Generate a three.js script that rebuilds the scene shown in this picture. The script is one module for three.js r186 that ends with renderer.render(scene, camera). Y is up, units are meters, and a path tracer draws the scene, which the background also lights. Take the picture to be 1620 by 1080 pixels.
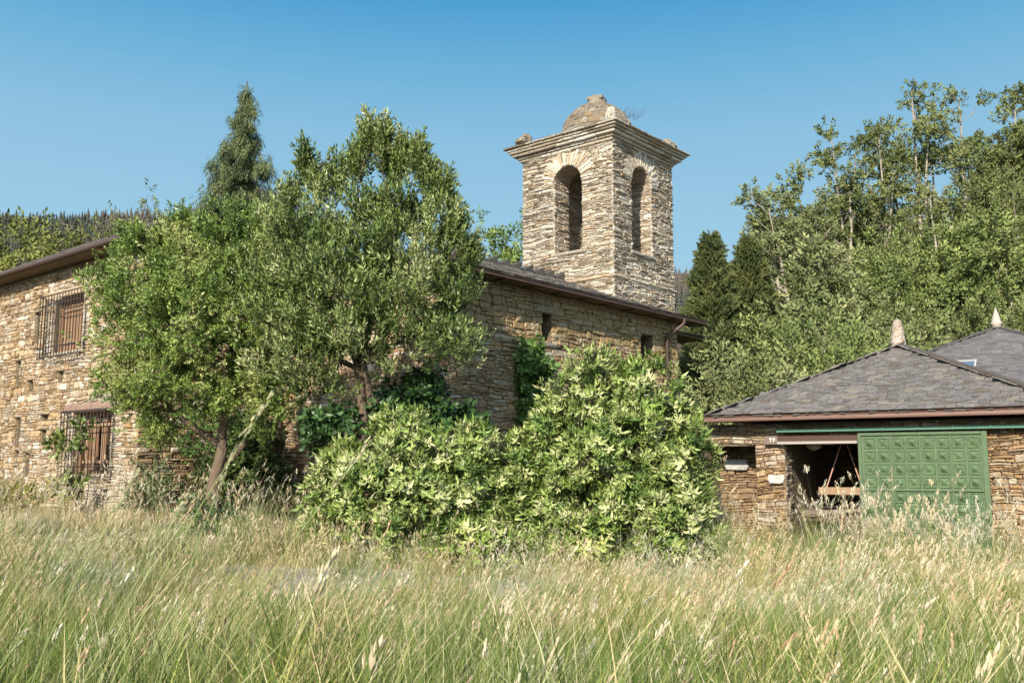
import * as THREE from 'three';
import { createNoise2D, createNoise3D } from 'simplex-noise';
import { mergeGeometries } from 'three/addons/utils/BufferGeometryUtils.js';

// ------------------------------------------------------------------ camera, sky, sun, exposure
const scene = new THREE.Scene();
const camera = new THREE.PerspectiveCamera(39.6, 1.5, 0.1, 1500);
camera.position.set(0, 1.7, 0);
camera.rotation.x = 0.13255;
camera.focus = 16;
camera.userData.fStop = 11;
const renderer = new THREE.WebGLRenderer({ antialias: true });
renderer.toneMapping = THREE.LinearToneMapping;
renderer.toneMappingExposure = 1.45;
renderer.shadowMap.enabled = true;

const SUN_AZ = 20 * Math.PI / 180, SUN_EL = 29 * Math.PI / 180;
const sunDir = new THREE.Vector3(-Math.sin(SUN_AZ) * Math.cos(SUN_EL), Math.sin(SUN_EL), Math.cos(SUN_AZ) * Math.cos(SUN_EL));
{
  const W = 512, H = 256, data = new Float32Array(W * H * 4);
  const stops = [[-90, .16, .15, .12], [-4, .26, .30, .31], [0, .32, .48, .56], [6, .285, .46, .557], [13, .236, .417, .545], [19.5, .18, .363, .514], [24, .103, .30, .479], [28.7, .031, .212, .435], [36, .04, .19, .39], [50, .05, .16, .33], [90, .06, .14, .28]];
  for (let r = 0; r < H; r++) {
    const el = ((r + .5) / H - .5) * 180;
    let k = 0; while (k < stops.length - 2 && el > stops[k + 1][0]) k++;
    const a = stops[k], b = stops[k + 1], t = Math.min(1, Math.max(0, (el - a[0]) / (b[0] - a[0])));
    for (let c = 0; c < W; c++) {
      const az = ((c + .5) / W - .5) * 2 * Math.PI, e = el * Math.PI / 180;
      const d = Math.cos(e) * Math.cos(az) * sunDir.x + Math.sin(e) * sunDir.y + Math.cos(e) * Math.sin(az) * sunDir.z;
      const glow = el > -6 ? .85 * Math.exp(-(1 - d) * 4) + 1.1 * Math.exp(-(1 - d) * 40) : 0;   // the whitish air round the sun
      const i = (r * W + c) * 4;
      data[i] = a[1] + (b[1] - a[1]) * t + glow; data[i + 1] = a[2] + (b[2] - a[2]) * t + glow * .93; data[i + 2] = a[3] + (b[3] - a[3]) * t + glow * .8; data[i + 3] = 1;
    }
  }
  const tex = new THREE.DataTexture(data, W, H, THREE.RGBAFormat, THREE.FloatType);
  tex.mapping = THREE.EquirectangularReflectionMapping; tex.magFilter = tex.minFilter = THREE.LinearFilter; tex.needsUpdate = true;
  scene.background = tex; scene.environment = tex;
}
const sun = new THREE.DirectionalLight(new THREE.Color(1, .9, .735), 4.95);
sun.position.copy(sunDir).multiplyScalar(120).add(new THREE.Vector3(0, 0, -20)); sun.target.position.set(0, 0, -20);
sun.castShadow = true; sun.shadow.radius = 1.2; sun.shadow.mapSize.set(4096, 4096);
Object.assign(sun.shadow.camera, { left: -60, right: 60, top: 60, bottom: -60, near: 1, far: 300 });
scene.add(sun, sun.target);

// ------------------------------------------------------------------ helpers
const mulberry = (s) => () => { s = (s + 0x6d2b79f5) | 0; let t = Math.imul(s ^ (s >>> 15), 1 | s); t = (t + Math.imul(t ^ (t >>> 7), 61 | t)) ^ t; return ((t ^ (t >>> 14)) >>> 0) / 4294967296; };
const V3 = (x, y, z) => new THREE.Vector3(x, y, z);
const lerp = (a, b, t) => a + (b - a) * t, clamp = (x, a, b) => Math.min(b, Math.max(a, x));
const sstep = (a, b, x) => { const t = clamp((x - a) / (b - a), 0, 1); return t * t * (3 - 2 * t); };
const n2 = createNoise2D(mulberry(11)), n3 = createNoise3D(mulberry(12));
const mix3 = (a, b, t) => [lerp(a[0], b[0], t), lerp(a[1], b[1], t), lerp(a[2], b[2], t)];
const used = new Map();
const numbered = (n) => { const k = used.get(n) ?? 0; used.set(n, k + 1); return k ? n + '_' + String(k).padStart(3, '0') : n; };
const shadow = (o) => { o.castShadow = o.receiveShadow = true; return o; };
function tag(o, label, category, group, kind) { if (label) o.userData.label = label; if (category) o.userData.category = category; if (group) o.userData.group = group; if (kind) o.userData.kind = kind; return o; }
function thing(name, label, category, p = [0, 0, 0], turn = 0, group) { const o = new THREE.Group(); o.name = numbered(name); o.position.set(...p); o.rotation.y = turn; scene.add(o); return tag(o, label, category, group); }
function part(name, geo, mat, parent) { const m = shadow(new THREE.Mesh(geo, mat)); m.name = name; parent.add(m); return m; }
function structure(name, geo, mat) { const m = shadow(new THREE.Mesh(geo, mat)); m.name = name; m.userData.kind = 'structure'; scene.add(m); return m; }
const box = (w, h, d, x = 0, y = 0, z = 0) => new THREE.BoxGeometry(w, h, d).translate(x, y, z);

// triangles with a colour each, uv in metres
class Acc {
  constructor() { this.p = []; this.c = []; this.t = []; }
  tri(a, b, c, col, ua, ub, uc) {
    this.p.push(a[0], a[1], a[2], b[0], b[1], b[2], c[0], c[1], c[2]);
    for (let i = 0; i < 3; i++) this.c.push(col[0], col[1], col[2]);
    this.t.push(ua[0], ua[1], ub[0], ub[1], uc[0], uc[1]);
  }
  quad(a, b, c, d, col, u = [[0, 0], [.1, 0], [.1, .1], [0, .1]]) { this.tri(a, b, c, col, u[0], u[1], u[2]); this.tri(a, c, d, col, u[0], u[2], u[3]); }
  add(o) { for (const k of ['p', 'c', 't']) { const d = this[k], s = o[k]; for (let i = 0; i < s.length; i++) d.push(s[i]); } }
  build() {
    const g = new THREE.BufferGeometry();
    g.setAttribute('position', new THREE.Float32BufferAttribute(this.p, 3)); g.setAttribute('color', new THREE.Float32BufferAttribute(this.c, 3)); g.setAttribute('uv', new THREE.Float32BufferAttribute(this.t, 2));
    g.computeVertexNormals(); return g;
  }
}
function noiseTex(size, fn, srgb = false) {
  const d = new Uint8Array(size * size * 4);
  for (let y = 0; y < size; y++) for (let x = 0; x < size; x++) { const v = fn(x / size, y / size), i = (y * size + x) * 4; const a = Array.isArray(v) ? v : [v, v, v]; d[i] = clamp(a[0], 0, 1) * 255; d[i + 1] = clamp(a[1], 0, 1) * 255; d[i + 2] = clamp(a[2], 0, 1) * 255; d[i + 3] = 255; }
  const t = new THREE.DataTexture(d, size, size); t.wrapS = t.wrapT = THREE.RepeatWrapping; t.magFilter = t.minFilter = THREE.LinearFilter; t.needsUpdate = true;
  if (srgb) t.colorSpace = THREE.SRGBColorSpace; return t;
}
// noise that repeats at 1
const tile = (x, y, f, k = 0) => { const a = x * 2 * Math.PI, b = y * 2 * Math.PI, r = f / (2 * Math.PI); return n3(Math.cos(a) * r + k, Math.sin(a) * r + Math.cos(b) * r * 1.37, Math.sin(b) * r - k); };
const stoneMap = noiseTex(512, (x, y) => { const a = tile(x, y, 6), b = tile(x, y, 22, 3), c = tile(x, y, 70, 7); const l = .76 + .13 * a + .15 * b + .14 * c, w = Math.max(0, tile(x, y, 12, 9) - .35) * .6; return [l + w, l - .01 * b + w, l - .03 * a + w]; });
const stoneBump = noiseTex(512, (x, y) => .5 + .2 * tile(x, y * 2.0, 14) + .18 * tile(x, y, 44, 5) + .12 * tile(x, y, 110, 8));
const slateMap = noiseTex(256, (x, y) => { const l = .82 + .1 * tile(x, y, 8, 2) + .1 * tile(x, y, 40, 4); const w = Math.max(0, tile(x, y, 18, 6) - .45) * .7; return [l + w, l + w, l + w * .8]; });
const woodMap = noiseTex(256, (x, y) => { const g = .75 + .14 * tile(x, y * .15, 40, 2) + .1 * tile(x, y * .3, 12, 5); return g; });
const barkBump = noiseTex(256, (x, y) => .5 + .3 * tile(x, y * .4, 20, 3) + .2 * tile(x, y, 40, 1));
const std = (o) => new THREE.MeshStandardMaterial({ roughness: .9, ...o });
const col = (r, g, b) => new THREE.Color().setRGB(r, g, b);
const M = {
  stone: std({ vertexColors: true, map: stoneMap, bumpMap: stoneBump, bumpScale: .02, roughness: .95 }),
  paleMortar: std({ color: col(.36, .285, .21), map: stoneMap, bumpMap: stoneBump, bumpScale: .03, roughness: 1 }),
  mortar: std({ color: col(.24, .185, .125), map: stoneMap, bumpMap: stoneBump, bumpScale: .03, roughness: 1 }),
  limeMortar: std({ color: col(.40, .32, .22), map: stoneMap, bumpMap: stoneBump, bumpScale: .03, roughness: 1 }),
  slate: std({ vertexColors: true, map: slateMap, bumpMap: stoneBump, bumpScale: .004, roughness: .62 }),
  deck: std({ color: col(.07, .065, .06), roughness: .95 }),
  soffit: std({ color: col(.18, .13, .08), map: stoneMap, roughness: .95 }),
  gutter: std({ color: col(.17, .095, .075), map: slateMap, roughness: .5 }),
  pipe: std({ color: col(.085, .05, .04), map: slateMap, roughness: .5 }),
  iron: std({ color: col(.05, .042, .04), map: slateMap, roughness: .65, metalness: .3 }),
  wood: std({ color: col(.34, .18, .10), map: woodMap, bumpMap: woodMap, bumpScale: .004, roughness: .8 }),
  paleWood: std({ color: col(.42, .27, .17), map: woodMap, bumpMap: woodMap, bumpScale: .004, roughness: .8 }),
  darkWood: std({ color: col(.10, .055, .04), map: woodMap, roughness: .85 }),
  dark: std({ color: col(.02, .018, .016), roughness: 1 }),
  bark: std({ color: col(.15, .11, .075), bumpMap: barkBump, bumpScale: .02, roughness: .95 }),
  paleBark: std({ color: col(.42, .37, .30), bumpMap: barkBump, bumpScale: .02, roughness: .95 }),
  leaf: std({ color: 0xffffff, roughness: .4 }),
  matLeaf: std({ color: 0xffffff, roughness: .8 }),
  needle: std({ color: 0xffffff, roughness: .85 }),
  blade: std({ color: 0xffffff, vertexColors: true, roughness: .6 }),
};

// an uneven dressed or split stone: outline in (u, v) on a face, its front standing out
const at3 = (f, u, v, n) => [f.O.x + f.U.x * u + f.V.x * v + f.N.x * n, f.O.y + f.U.y * u + f.V.y * v + f.N.y * n, f.O.z + f.U.z * u + f.V.z * v + f.N.z * n];
function stonePoly(f, pts, front, back, c, rnd, bev = .018, uvo = null) {
  const a = new Acc(), n = pts.length; let cu = 0, cv = 0, u0 = 1e9, u1 = -1e9, v0 = 1e9, v1 = -1e9;
  for (const [u, v] of pts) { cu += u / n; cv += v / n; u0 = Math.min(u0, u); u1 = Math.max(u1, u); v0 = Math.min(v0, v); v1 = Math.max(v1, v); }
  const su = 1 - Math.min(.55, 2 * bev / (u1 - u0)), sv = 1 - Math.min(.6, 2 * bev / (v1 - v0)), o = uvo ?? [rnd() * 5, rnd() * 5];
  const uv = (p) => [p[0] + o[0], p[1] + o[1]], inn = pts.map(([u, v]) => [cu + (u - cu) * su, cv + (v - cv) * sv]);
  const lift = pts.map(() => front + (rnd() - .5) * .02), edge = pts.map(() => front - bev * (.6 + .6 * rnd()));
  const cc = pts.map(() => { const k = .93 + .14 * rnd(); return [c[0] * k, c[1] * k, c[2] * k]; });
  const top = [cu + (rnd() - .5) * .3 * (u1 - u0), cv + (rnd() - .5) * .3 * (v1 - v0)], tn = front + (rnd() - .4) * .025;
  for (let i = 0; i < n; i++) {
    const j = (i + 1) % n, p = pts[i], q = pts[j], b0 = at3(f, ...p, back), b1 = at3(f, ...q, back), e0 = at3(f, ...p, edge[i]), e1 = at3(f, ...q, edge[j]), i0 = at3(f, ...inn[i], lift[i]), i1 = at3(f, ...inn[j], lift[j]);
    const du = Math.hypot(q[0] - p[0], q[1] - p[1]), dd = front - back;
    a.quad(b0, b1, e1, e0, cc[i], [[o[0], o[1]], [o[0] + du, o[1]], [o[0] + du, o[1] + dd], [o[0], o[1] + dd]]);
    a.quad(e0, e1, i1, i0, cc[i], [uv(p), uv(q), uv(inn[j]), uv(inn[i])]);
    a.tri(i0, i1, at3(f, ...top, tn), cc[i], uv(inn[i]), uv(inn[j]), uv(top));
  }
  a.area = (u1 - u0) * (v1 - v0); return a;
}
function rectPts(u0, v0, u1, v1, rnd, j) {
  const w = u1 - u0, h = v1 - v0, k = () => (rnd() - .5) * 2 * j * h, c = Math.min(.3 * h, .25 * w);
  return [[u0 + c * rnd(), v0 + k() * .4], [lerp(u0, u1, .35 + .3 * rnd()), v0 + k() * .6], [u1 - c * rnd(), v0 + k() * .4], [u1 + k() * .3, v0 + h * (.3 + .4 * rnd())], [u1 - c * rnd(), v1 + k() * .4], [lerp(u0, u1, .35 + .3 * rnd()), v1 + k() * .6], [u0 + c * rnd(), v1 + k() * .4], [u0 + k() * .3, v0 + h * (.3 + .4 * rnd())]];
}
const pick = (pal, rnd) => { let s = 0; for (const p of pal) s += p[3]; let r = rnd() * s; for (const p of pal) { r -= p[3]; if (r <= 0) return p; } return pal[0]; };
function masonry(f, w, v0, v1, o) {
  const rnd = mulberry(o.seed), list = [], holes = o.holes ?? [], gap = o.gap ?? .009;
  const wob = (u, v) => (o.wave ?? .04) * n2(u * .45 + o.seed, v * .5) + (o.wave ?? .04) * .5 * n2(u * 1.5, v * 1.2 + o.seed);
  const put = (a, b, c, d) => {
    if (d - c < .018 || b - a < .03) return;
    const pts = rectPts(a + gap / 2, c + gap / 2, b - gap / 2, d - gap / 2, rnd, o.jit ?? .16).map(([u, v]) => [u, clamp(v + wob(u, v), v0, v1 + .03)]);
    const t = pick(o.pal, rnd), k = .84 + .32 * rnd(), big = n2(a * .5 + o.seed * 3, c * .6) * .18 + 1;
    let cc = [t[0] * k * big, t[1] * k * big, t[2] * k * big];
    if (o.tint) cc = o.tint((a + b) / 2, (c + d) / 2, cc, rnd);
    list.push(stonePoly(f, pts, rnd() * rnd() * (o.proud ?? .06) + .004, -.12, cc, rnd));
  };
  for (let v = v0; v < v1 - .02;) {
    const h = Math.min(lerp(o.h[0], o.h[1], rnd() ** 1.4), v1 - v), mid = v + h / 2;
    let iv = [[o.u0 ?? 0, w]];
    for (const q of holes) {
      if (mid < q.v0 || mid > q.v1) continue;
      let a = q.u0, b = q.u1;
      if (q.arch) { const r = (q.u1 - q.u0) / 2 + (q.ring ?? 0), cy = q.v1 - (q.u1 - q.u0) / 2, d = mid - cy; if (d > 0) { if (d > r) continue; const x = Math.sqrt(r * r - d * d), m = (q.u0 + q.u1) / 2; a = m - x; b = m + x; } }
      iv = iv.flatMap(([s, e]) => (b <= s || a >= e ? [[s, e]] : [[s, a], [b, e]].filter(([x, y]) => y - x > .02)));
    }
    for (const [s, e] of iv) for (let u = s; u < e - .01;) {
      let ww = lerp(o.w[0], o.w[1], rnd() ** 1.6) * (h > .1 ? 1 : .8); if (e - u - ww < o.w[0] * .6) ww = e - u;
      if (h > o.h[0] * 1.3 && rnd() < (o.split ?? .35)) { const m = v + h * (.35 + .3 * rnd()), x = u + ww * (.35 + .3 * rnd()); put(u, x, v, m); put(x, u + ww, v, m); put(u, u + ww, m, v + h); }
      else put(u, u + ww, v, v + h);
      u += ww;
    }
    v += h;
  }
  return list;
}
// the largest pieces become parts of their own, the rest one part
function addPieces(parent, list, mat, name, massName, most = 300) {
  list.sort((a, b) => b.area - a.area);
  list.slice(0, most).forEach((a) => part(name, a.build(), mat, parent));
  if (list.length > most) { const all = new Acc(); list.slice(most).forEach((a) => all.add(a)); const m = part(massName, all.build(), mat, parent); m.userData.kind = 'stuff'; }
}
function wallCore(w, v0, v1, holes, thick, f, back = -.035) {
  const s = new THREE.Shape([new THREE.Vector2(0, v0), new THREE.Vector2(w, v0), new THREE.Vector2(w, v1), new THREE.Vector2(0, v1)]);
  for (const q of holes) {
    const p = new THREE.Path();
    if (q.arch) { const r = (q.u1 - q.u0) / 2; p.moveTo(q.u0, q.v0); p.lineTo(q.u0, q.v1 - r); p.absarc((q.u0 + q.u1) / 2, q.v1 - r, r, Math.PI, 0, true); p.lineTo(q.u1, q.v0); p.closePath(); }
    else { p.moveTo(q.u0, q.v0); p.lineTo(q.u0, q.v1); p.lineTo(q.u1, q.v1); p.lineTo(q.u1, q.v0); p.closePath(); }
    s.holes.push(p);
  }
  const g = new THREE.ExtrudeGeometry(s, { depth: thick, bevelEnabled: false, curveSegments: 16 }).translate(0, 0, back - thick);
  const m = new THREE.Matrix4().makeBasis(f.U, f.V, f.N).setPosition(f.O); return g.applyMatrix4(m);
}
const face = (O, U, N) => ({ O: V3(...O), U: V3(...U), V: V3(0, 1, 0), N: V3(...N) });
// slates of a roof slope, clipped by inside(u, v)
function slates(f, u0, u1, vTop, inside, o) {
  const rnd = mulberry(o.seed), list = [];
  for (let r = 0, v = 0; v < vTop; r++, v += o.exp * (.85 + .3 * rnd())) for (let u = u0 - rnd() * .2; u < u1;) {
    const w = lerp(o.w[0], o.w[1], rnd()), a = u + .004, b = u + w - .004, c = (a + b) / 2; u += w;
    if (!inside(c, v + o.exp * .4)) continue;
    const L = o.exp * 1.9, t = o.th * (.7 + .7 * rnd()), j = () => (rnd() - .5) * o.exp * (o.chip ?? .28), d0 = j(), d1 = j(), lift = .004 + t + rnd() * (o.rough ?? .006), A = new Acc();
    const p = [[a, v + d0], [b, v + d1], [b, v + L], [a, v + L]], up = [at3(f, ...p[0], lift), at3(f, ...p[1], lift + (rnd() - .5) * .006), at3(f, ...p[2], .006), at3(f, ...p[3], .006)], dn = [at3(f, ...p[0], lift - t), at3(f, ...p[1], lift - t), at3(f, ...p[2], -.006), at3(f, ...p[3], -.006)];
    const k = .78 + .44 * rnd(), q = rnd(), lich = o.lichen ? sstep(0, .85, n2(c * 1.1 + 4, v * 1.6) * .7 + n2(c * 4, v * 5) * .5 + o.lichen(c, v)) * (.4 + .6 * rnd()) : 0;
    let cc = q < .7 ? o.tone : q < .88 ? o.tone2 : o.tone3; cc = mix3([cc[0] * k, cc[1] * k, cc[2] * k], [.36, .34, .26], lich * .55);
    const oo = [rnd() * 4, rnd() * 4], uv = p.map((x) => [x[0] + oo[0], x[1] + oo[1]]);
    A.quad(...up, cc, uv); A.quad(dn[0], dn[1], up[1], up[0], cc, uv); A.quad(dn[3], dn[0], up[0], up[3], cc, uv); A.quad(dn[1], dn[2], up[2], up[1], cc, uv);
    A.area = w * o.exp; A.v = v; list.push(A);
  }
  return list;
}
function tube(pts, radii, seg = 7) {
  const pos = [], uv = [], idx = [], up = V3(.31, .2, .93); let len = 0;
  pts.forEach((p, i) => {
    const d = (pts[i + 1] ?? p).clone().sub(pts[i - 1] ?? p).normalize(), a = d.clone().cross(up).normalize(), b = a.clone().cross(d);
    if (i) len += p.distanceTo(pts[i - 1]);
    for (let k = 0; k <= seg; k++) { const t = k / seg * 2 * Math.PI, q = p.clone().addScaledVector(a, Math.cos(t) * radii[i]).addScaledVector(b, Math.sin(t) * radii[i]); pos.push(q.x, q.y, q.z); uv.push(k / seg, len); }
    if (i) for (let k = 0; k < seg; k++) { const s = (i - 1) * (seg + 1) + k, e = s + seg + 1; idx.push(s, e, s + 1, s + 1, e, e + 1); }
  });
  const g = new THREE.BufferGeometry(); g.setAttribute('position', new THREE.Float32BufferAttribute(pos, 3)); g.setAttribute('uv', new THREE.Float32BufferAttribute(uv, 2)); g.setIndex(idx); g.computeVertexNormals(); return g;
}
function limb(a, b, r0, r1, rnd, n = 6, bend = .08, lift = 0) {
  const pts = [], radii = [], L = a.distanceTo(b);
  const o1 = (rnd() - .5) * 2, o2 = (rnd() - .5) * 2;
  for (let i = 0; i <= n; i++) { const t = i / n, s = Math.sin(t * Math.PI); pts.push(a.clone().lerp(b, t).add(V3(o1 * bend * L * s + (rnd() - .5) * bend * L * .3 * (i && i < n), -lift * L * s, o2 * bend * L * s))); radii.push(lerp(r0, r1, t)); }
  return { pts, radii, geo: tube(pts, radii, r0 > .08 ? 8 : 5) };
}

// ------------------------------------------------------------------ ground
const farTop = (a) => lerp(lerp(77, 56, sstep(-.42, -.15, a)), 66, sstep(.12, .4, a));
function H(x, z) {
  const d = -z, a = x / Math.max(18, d);
  let y = .22 + .11 * sstep(9, 14, d) + clamp(-x * .045, -.33, .36) * sstep(5, 16, d) + .05 * n2(x * .35, z * .35) * sstep(3, 7, d) * (1 - sstep(15, 18, d));
  y += sstep(.1, .26, a) * .30 * clamp(d - 31, 0, 130) + sstep(.2, .5, -a) * .2 * clamp(d - 32, 0, 120);
  const f = farTop(a) * sstep(60, 310, d);
  return d > 60 ? Math.max(y, f + 2.5 * n2(x * .02, z * .02)) : y;
}
{
  const N = 190, pos = [], cl = [], uv = [], idx = [];
  for (let j = 0; j <= N; j++) for (let i = 0; i <= N; i++) {
    const u = i / N * 2 - 1, x = Math.sign(u) * Math.abs(u) ** 2.1 * 430, z = 25 - (j / N) ** 2.0 * 470;
    pos.push(x, H(x, z), z); uv.push(x, z);
    const n = n2(x * .5, z * .5) * .5 + .5, dry = sstep(-11, -14, z) * (1 - sstep(-19, -22, z)) * (1 - sstep(-1, 4, x)), hill = sstep(45, 90, -z);
    let c = mix3([.10, .12, .045], [.24, .19, .11], n); c = mix3(c, [.40, .30, .19], dry * (.6 + .4 * n)); c = mix3(c, mix3([.06, .055, .04], [.10, .075, .055], n2(x * .03, z * .03) * .5 + .5), hill);
    cl.push(...c);
  }
  for (let j = 0; j < N; j++) for (let i = 0; i < N; i++) { const a = j * (N + 1) + i, b = a + N + 1; idx.push(a, a + 1, b, b, a + 1, b + 1); }
  const g = new THREE.BufferGeometry(); g.setAttribute('position', new THREE.Float32BufferAttribute(pos, 3)); g.setAttribute('color', new THREE.Float32BufferAttribute(cl, 3)); g.setAttribute('uv', new THREE.Float32BufferAttribute(uv, 2)); g.setIndex(idx); g.computeVertexNormals();
  structure('ground', g, std({ vertexColors: true, map: stoneMap, bumpMap: stoneBump, bumpScale: .05, roughness: 1 }));
}
const roadMid = (x) => -11.3 - .05 * x + .25 * Math.sin(x * .3);
{
  const pos = [], uv = [], idx = [], n = 90, k = 8;
  for (let i = 0; i <= n; i++) for (let j = 0; j <= k; j++) { const x = -22 + 44 * i / n, z = roadMid(x) + 1.15 - 2.3 * j / k; pos.push(x, H(x, z) + .02, z); uv.push(x, z); }
  for (let i = 0; i < n; i++) for (let j = 0; j < k; j++) { const a = i * (k + 1) + j, b = a + k + 1; idx.push(a, b, a + 1, a + 1, b, b + 1); }
  const g = new THREE.BufferGeometry(); g.setAttribute('position', new THREE.Float32BufferAttribute(pos, 3)); g.setAttribute('uv', new THREE.Float32BufferAttribute(uv, 2)); g.setIndex(idx); g.computeVertexNormals();
  structure('gravel_road', g, std({ color: col(.44, .42, .40), map: stoneMap, bumpMap: stoneBump, bumpScale: .03, roughness: 1 }));
}

// ------------------------------------------------------------------ church
const TURN = 49.8 * Math.PI / 180, CR = V3(Math.cos(TURN), 0, -Math.sin(TURN)), CN = V3(Math.sin(TURN), 0, Math.cos(TURN)), CO = V3(-1.306, 0, -19.924);
const local = (x, y, z) => CO.clone().addScaledVector(CR, x).addScaledVector(CN, z).add(V3(0, y, 0));
const PAL = {
  church: [[.52, .39, .235, 5], [.45, .325, .19, 4], [.37, .265, .16, 3], [.57, .47, .335, 3], [.49, .32, .165, 2], [.63, .57, .47, 1]],
  tower: [[.68, .60, .485, 5], [.61, .52, .40, 4], [.74, .67, .58, 5], [.56, .42, .285, 1.4], [.45, .37, .29, 2], [.78, .74, .67, 2.4]],
  wing: [[.52, .385, .245, 5], [.46, .33, .20, 4], [.58, .465, .33, 3], [.37, .265, .17, 2], [.50, .32, .17, 1.2], [.68, .61, .52, 2]],
  barn: [[.46, .30, .16, 5], [.40, .255, .13, 4], [.52, .385, .235, 3], [.33, .21, .12, 2], [.56, .47, .36, 1]],
};
const church = thing('stone_church', 'brown rubble stone nave with long slate eave running below the bell tower', 'church', CO.toArray(), TURN);
const BW = 9.42;
{
  const fR = face([0, 0, 0], [1, 0, 0], [0, 0, 1]), fL = face([0, 0, -5.98], [0, 0, 1], [-1, 0, 0]);
  const hR = [{ u0: 3.14, u1: 3.52, v0: 4.66, v1: 5.37 }, { u0: 7.48, u1: 8.1, v0: 4.62, v1: 5.34 }];
  part('wall', wallCore(BW, 0, 5.9, hR, .5, fR), M.mortar, church);
  part('wall', wallCore(5.44, 0, 5.9, [], .45, fL), M.mortar, church);
  part('wall', mergeGeometries([box(8.4, 5.85, .4, 4.71, 2.925, -5.5), box(.4, 5.85, 4.7, 9.15, 2.925, -2.95)]), M.mortar, church);
  const st = [...masonry(fR, BW, .3, 5.86, { h: [.06, .21], w: [.12, .52], pal: PAL.church, seed: 21, holes: hR, proud: .07, tint: (u, v, c, r) => mix3(c, [.43, .32, .15], sstep(.1, .7, n2(u * .9 + 2, v * 1.3) * .6 + (v > 4.9 ? .75 : 0)) * (.35 + .65 * r())) }), ...masonry(fL, 5.98, .6, 5.86, { h: [.07, .2], w: [.14, .5], pal: PAL.wing, seed: 22, proud: .06 })];  // ochre patches; the added ochre under the eave paints warmth into its shade
  const rn = mulberry(5);
  for (const q of hR) { const m = (q.u0 + q.u1) / 2; st.push(stonePoly(fR, rectPts(m - .45, q.v1, m + .4, q.v1 + .15, rn, .1), .05, -.3, [.40, .31, .2], rn)); st.push(stonePoly(fR, rectPts(q.u0 - .2, q.v0 - .1, q.u1 + .15, q.v0, rn, .1), .05, -.3, [.36, .32, .27], rn)); }
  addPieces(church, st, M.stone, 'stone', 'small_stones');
  for (const q of hR) {
    const w = q.u1 - q.u0, h = q.v1 - q.v0, wi = new THREE.Group(); wi.name = 'window'; wi.position.set((q.u0 + q.u1) / 2, q.v0, -.3); church.add(wi);
    part('frame', mergeGeometries([box(.06, h, .06, -w / 2 + .03, h / 2, 0), box(.06, h, .06, w / 2 - .03, h / 2, 0), box(w - .13, .06, .055, 0, h - .03, 0), box(w - .13, .06, .055, 0, .03, 0)]), M.darkWood, wi);
    part('mullion', box(.05, h - .14, .07, w * .12, h / 2, .02), M.pipe, wi);
    part('pane', box(w - .14, h - .14, .02, 0, h / 2, -.02), std({ color: col(.03, .03, .035), roughness: .15 }), wi);
  }
  // roof: hipped, eave at 5.93, ridge at 7.13
  const e = 5.93, t = 7.13, v = (x, y, z) => [x, y, z], g = new Acc(), a = v(-.45, e, .45), b = v(10.33, e, .45), c = v(10.33, e, -5.75), d = v(-.45, e, -5.75), r0 = v(2.65, t, -2.65), r1 = v(7.3, t, -2.65), k = [1, 1, 1];
  g.quad(a, b, r1, r0, k); g.tri(d, a, r0, k, [0, 0], [1, 0], [1, 1]); g.quad(c, d, r0, r1, k); g.tri(b, c, r1, k, [0, 0], [1, 0], [1, 1]); g.quad(d, c, b, a, k);
  part('roof', g.build(), M.deck, church);
  const L = Math.hypot(3.1, 1.2), cp = 3.1 / L, sp = 1.2 / L, fS = { O: V3(-.45, e + .01, .47), U: V3(1, 0, 0), V: V3(0, sp, -cp), N: V3(0, cp, sp) }, fH = { O: V3(-.47, e + .01, -5.75), U: V3(0, 0, 1), V: V3(cp, sp, 0), N: V3(-sp, cp, 0) };
  const tn = { tone: [.26, .23, .21], tone2: [.36, .32, .28], tone3: [.15, .13, .12], exp: .15, w: [.22, .42], th: .022 };
  addPieces(church, [...slates(fS, 0, 10.78, L, (u, w) => u > w * cp - .05 && u < 10.8 - w * cp * .9, { ...tn, seed: 31 }), ...slates(fH, 0, 6.2, L, (u, w) => u > w * cp - .05 && u < 6.25 - w * cp, { ...tn, seed: 32 })], M.slate, 'slate', 'small_slates');
  const rn2 = mulberry(9);
  for (let x = 2.7; x < 7.35; x += .5) {
    const s = new THREE.Shape([new THREE.Vector2(-.26, -.05), new THREE.Vector2(.17, -.08), new THREE.Vector2(.2, .15 + rn2() * .03), new THREE.Vector2(.12, .14)]);
    const m = part('ridge_slate', new THREE.ExtrudeGeometry(s, { depth: .3, bevelEnabled: false }).translate(0, 0, -.15), M.deck, church); m.position.set(x + (rn2() - .5) * .06, t + .05, -2.65); m.rotation.y = (rn2() - .5) * .2;
  }
  for (let x = -.4, i = 0; x < 10.2; i++) { const w = .7 + rn2() * .5; const m = part('eave_slab', box(w - .015, .045, .62, 0, 0, 0), M.soffit, church); m.position.set(x + w / 2, 5.885 - rn2() * .012, .14); m.rotation.x = .05 * rn2(); x += w; }
  for (let z = -.2; z > -5.6;) { const w = .7 + rn2() * .5; const m = part('eave_slab', box(.6, .045, w - .015), M.soffit, church); m.position.set(-.13, 5.884, z - w / 2); z -= w; }
  const gut = new THREE.CylinderGeometry(.055, .055, 10.7, 12, 1, true, Math.PI / 2, Math.PI).rotateZ(Math.PI / 2);
  part('gutter', mergeGeometries([gut.translate(4.98, 5.92, .5), new THREE.CylinderGeometry(.055, .055, 10.7, 12, 1, true, Math.PI / 2, Math.PI).scale(1.12, 1, 1.12).rotateZ(Math.PI / 2).translate(4.98, 5.92, .5)]), M.gutter, church);
  for (let x = .2; x < 10; x += 1.05) part('gutter_bracket', box(.03, .03, .34, x, 5.84, .3), M.pipe, church);
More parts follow.
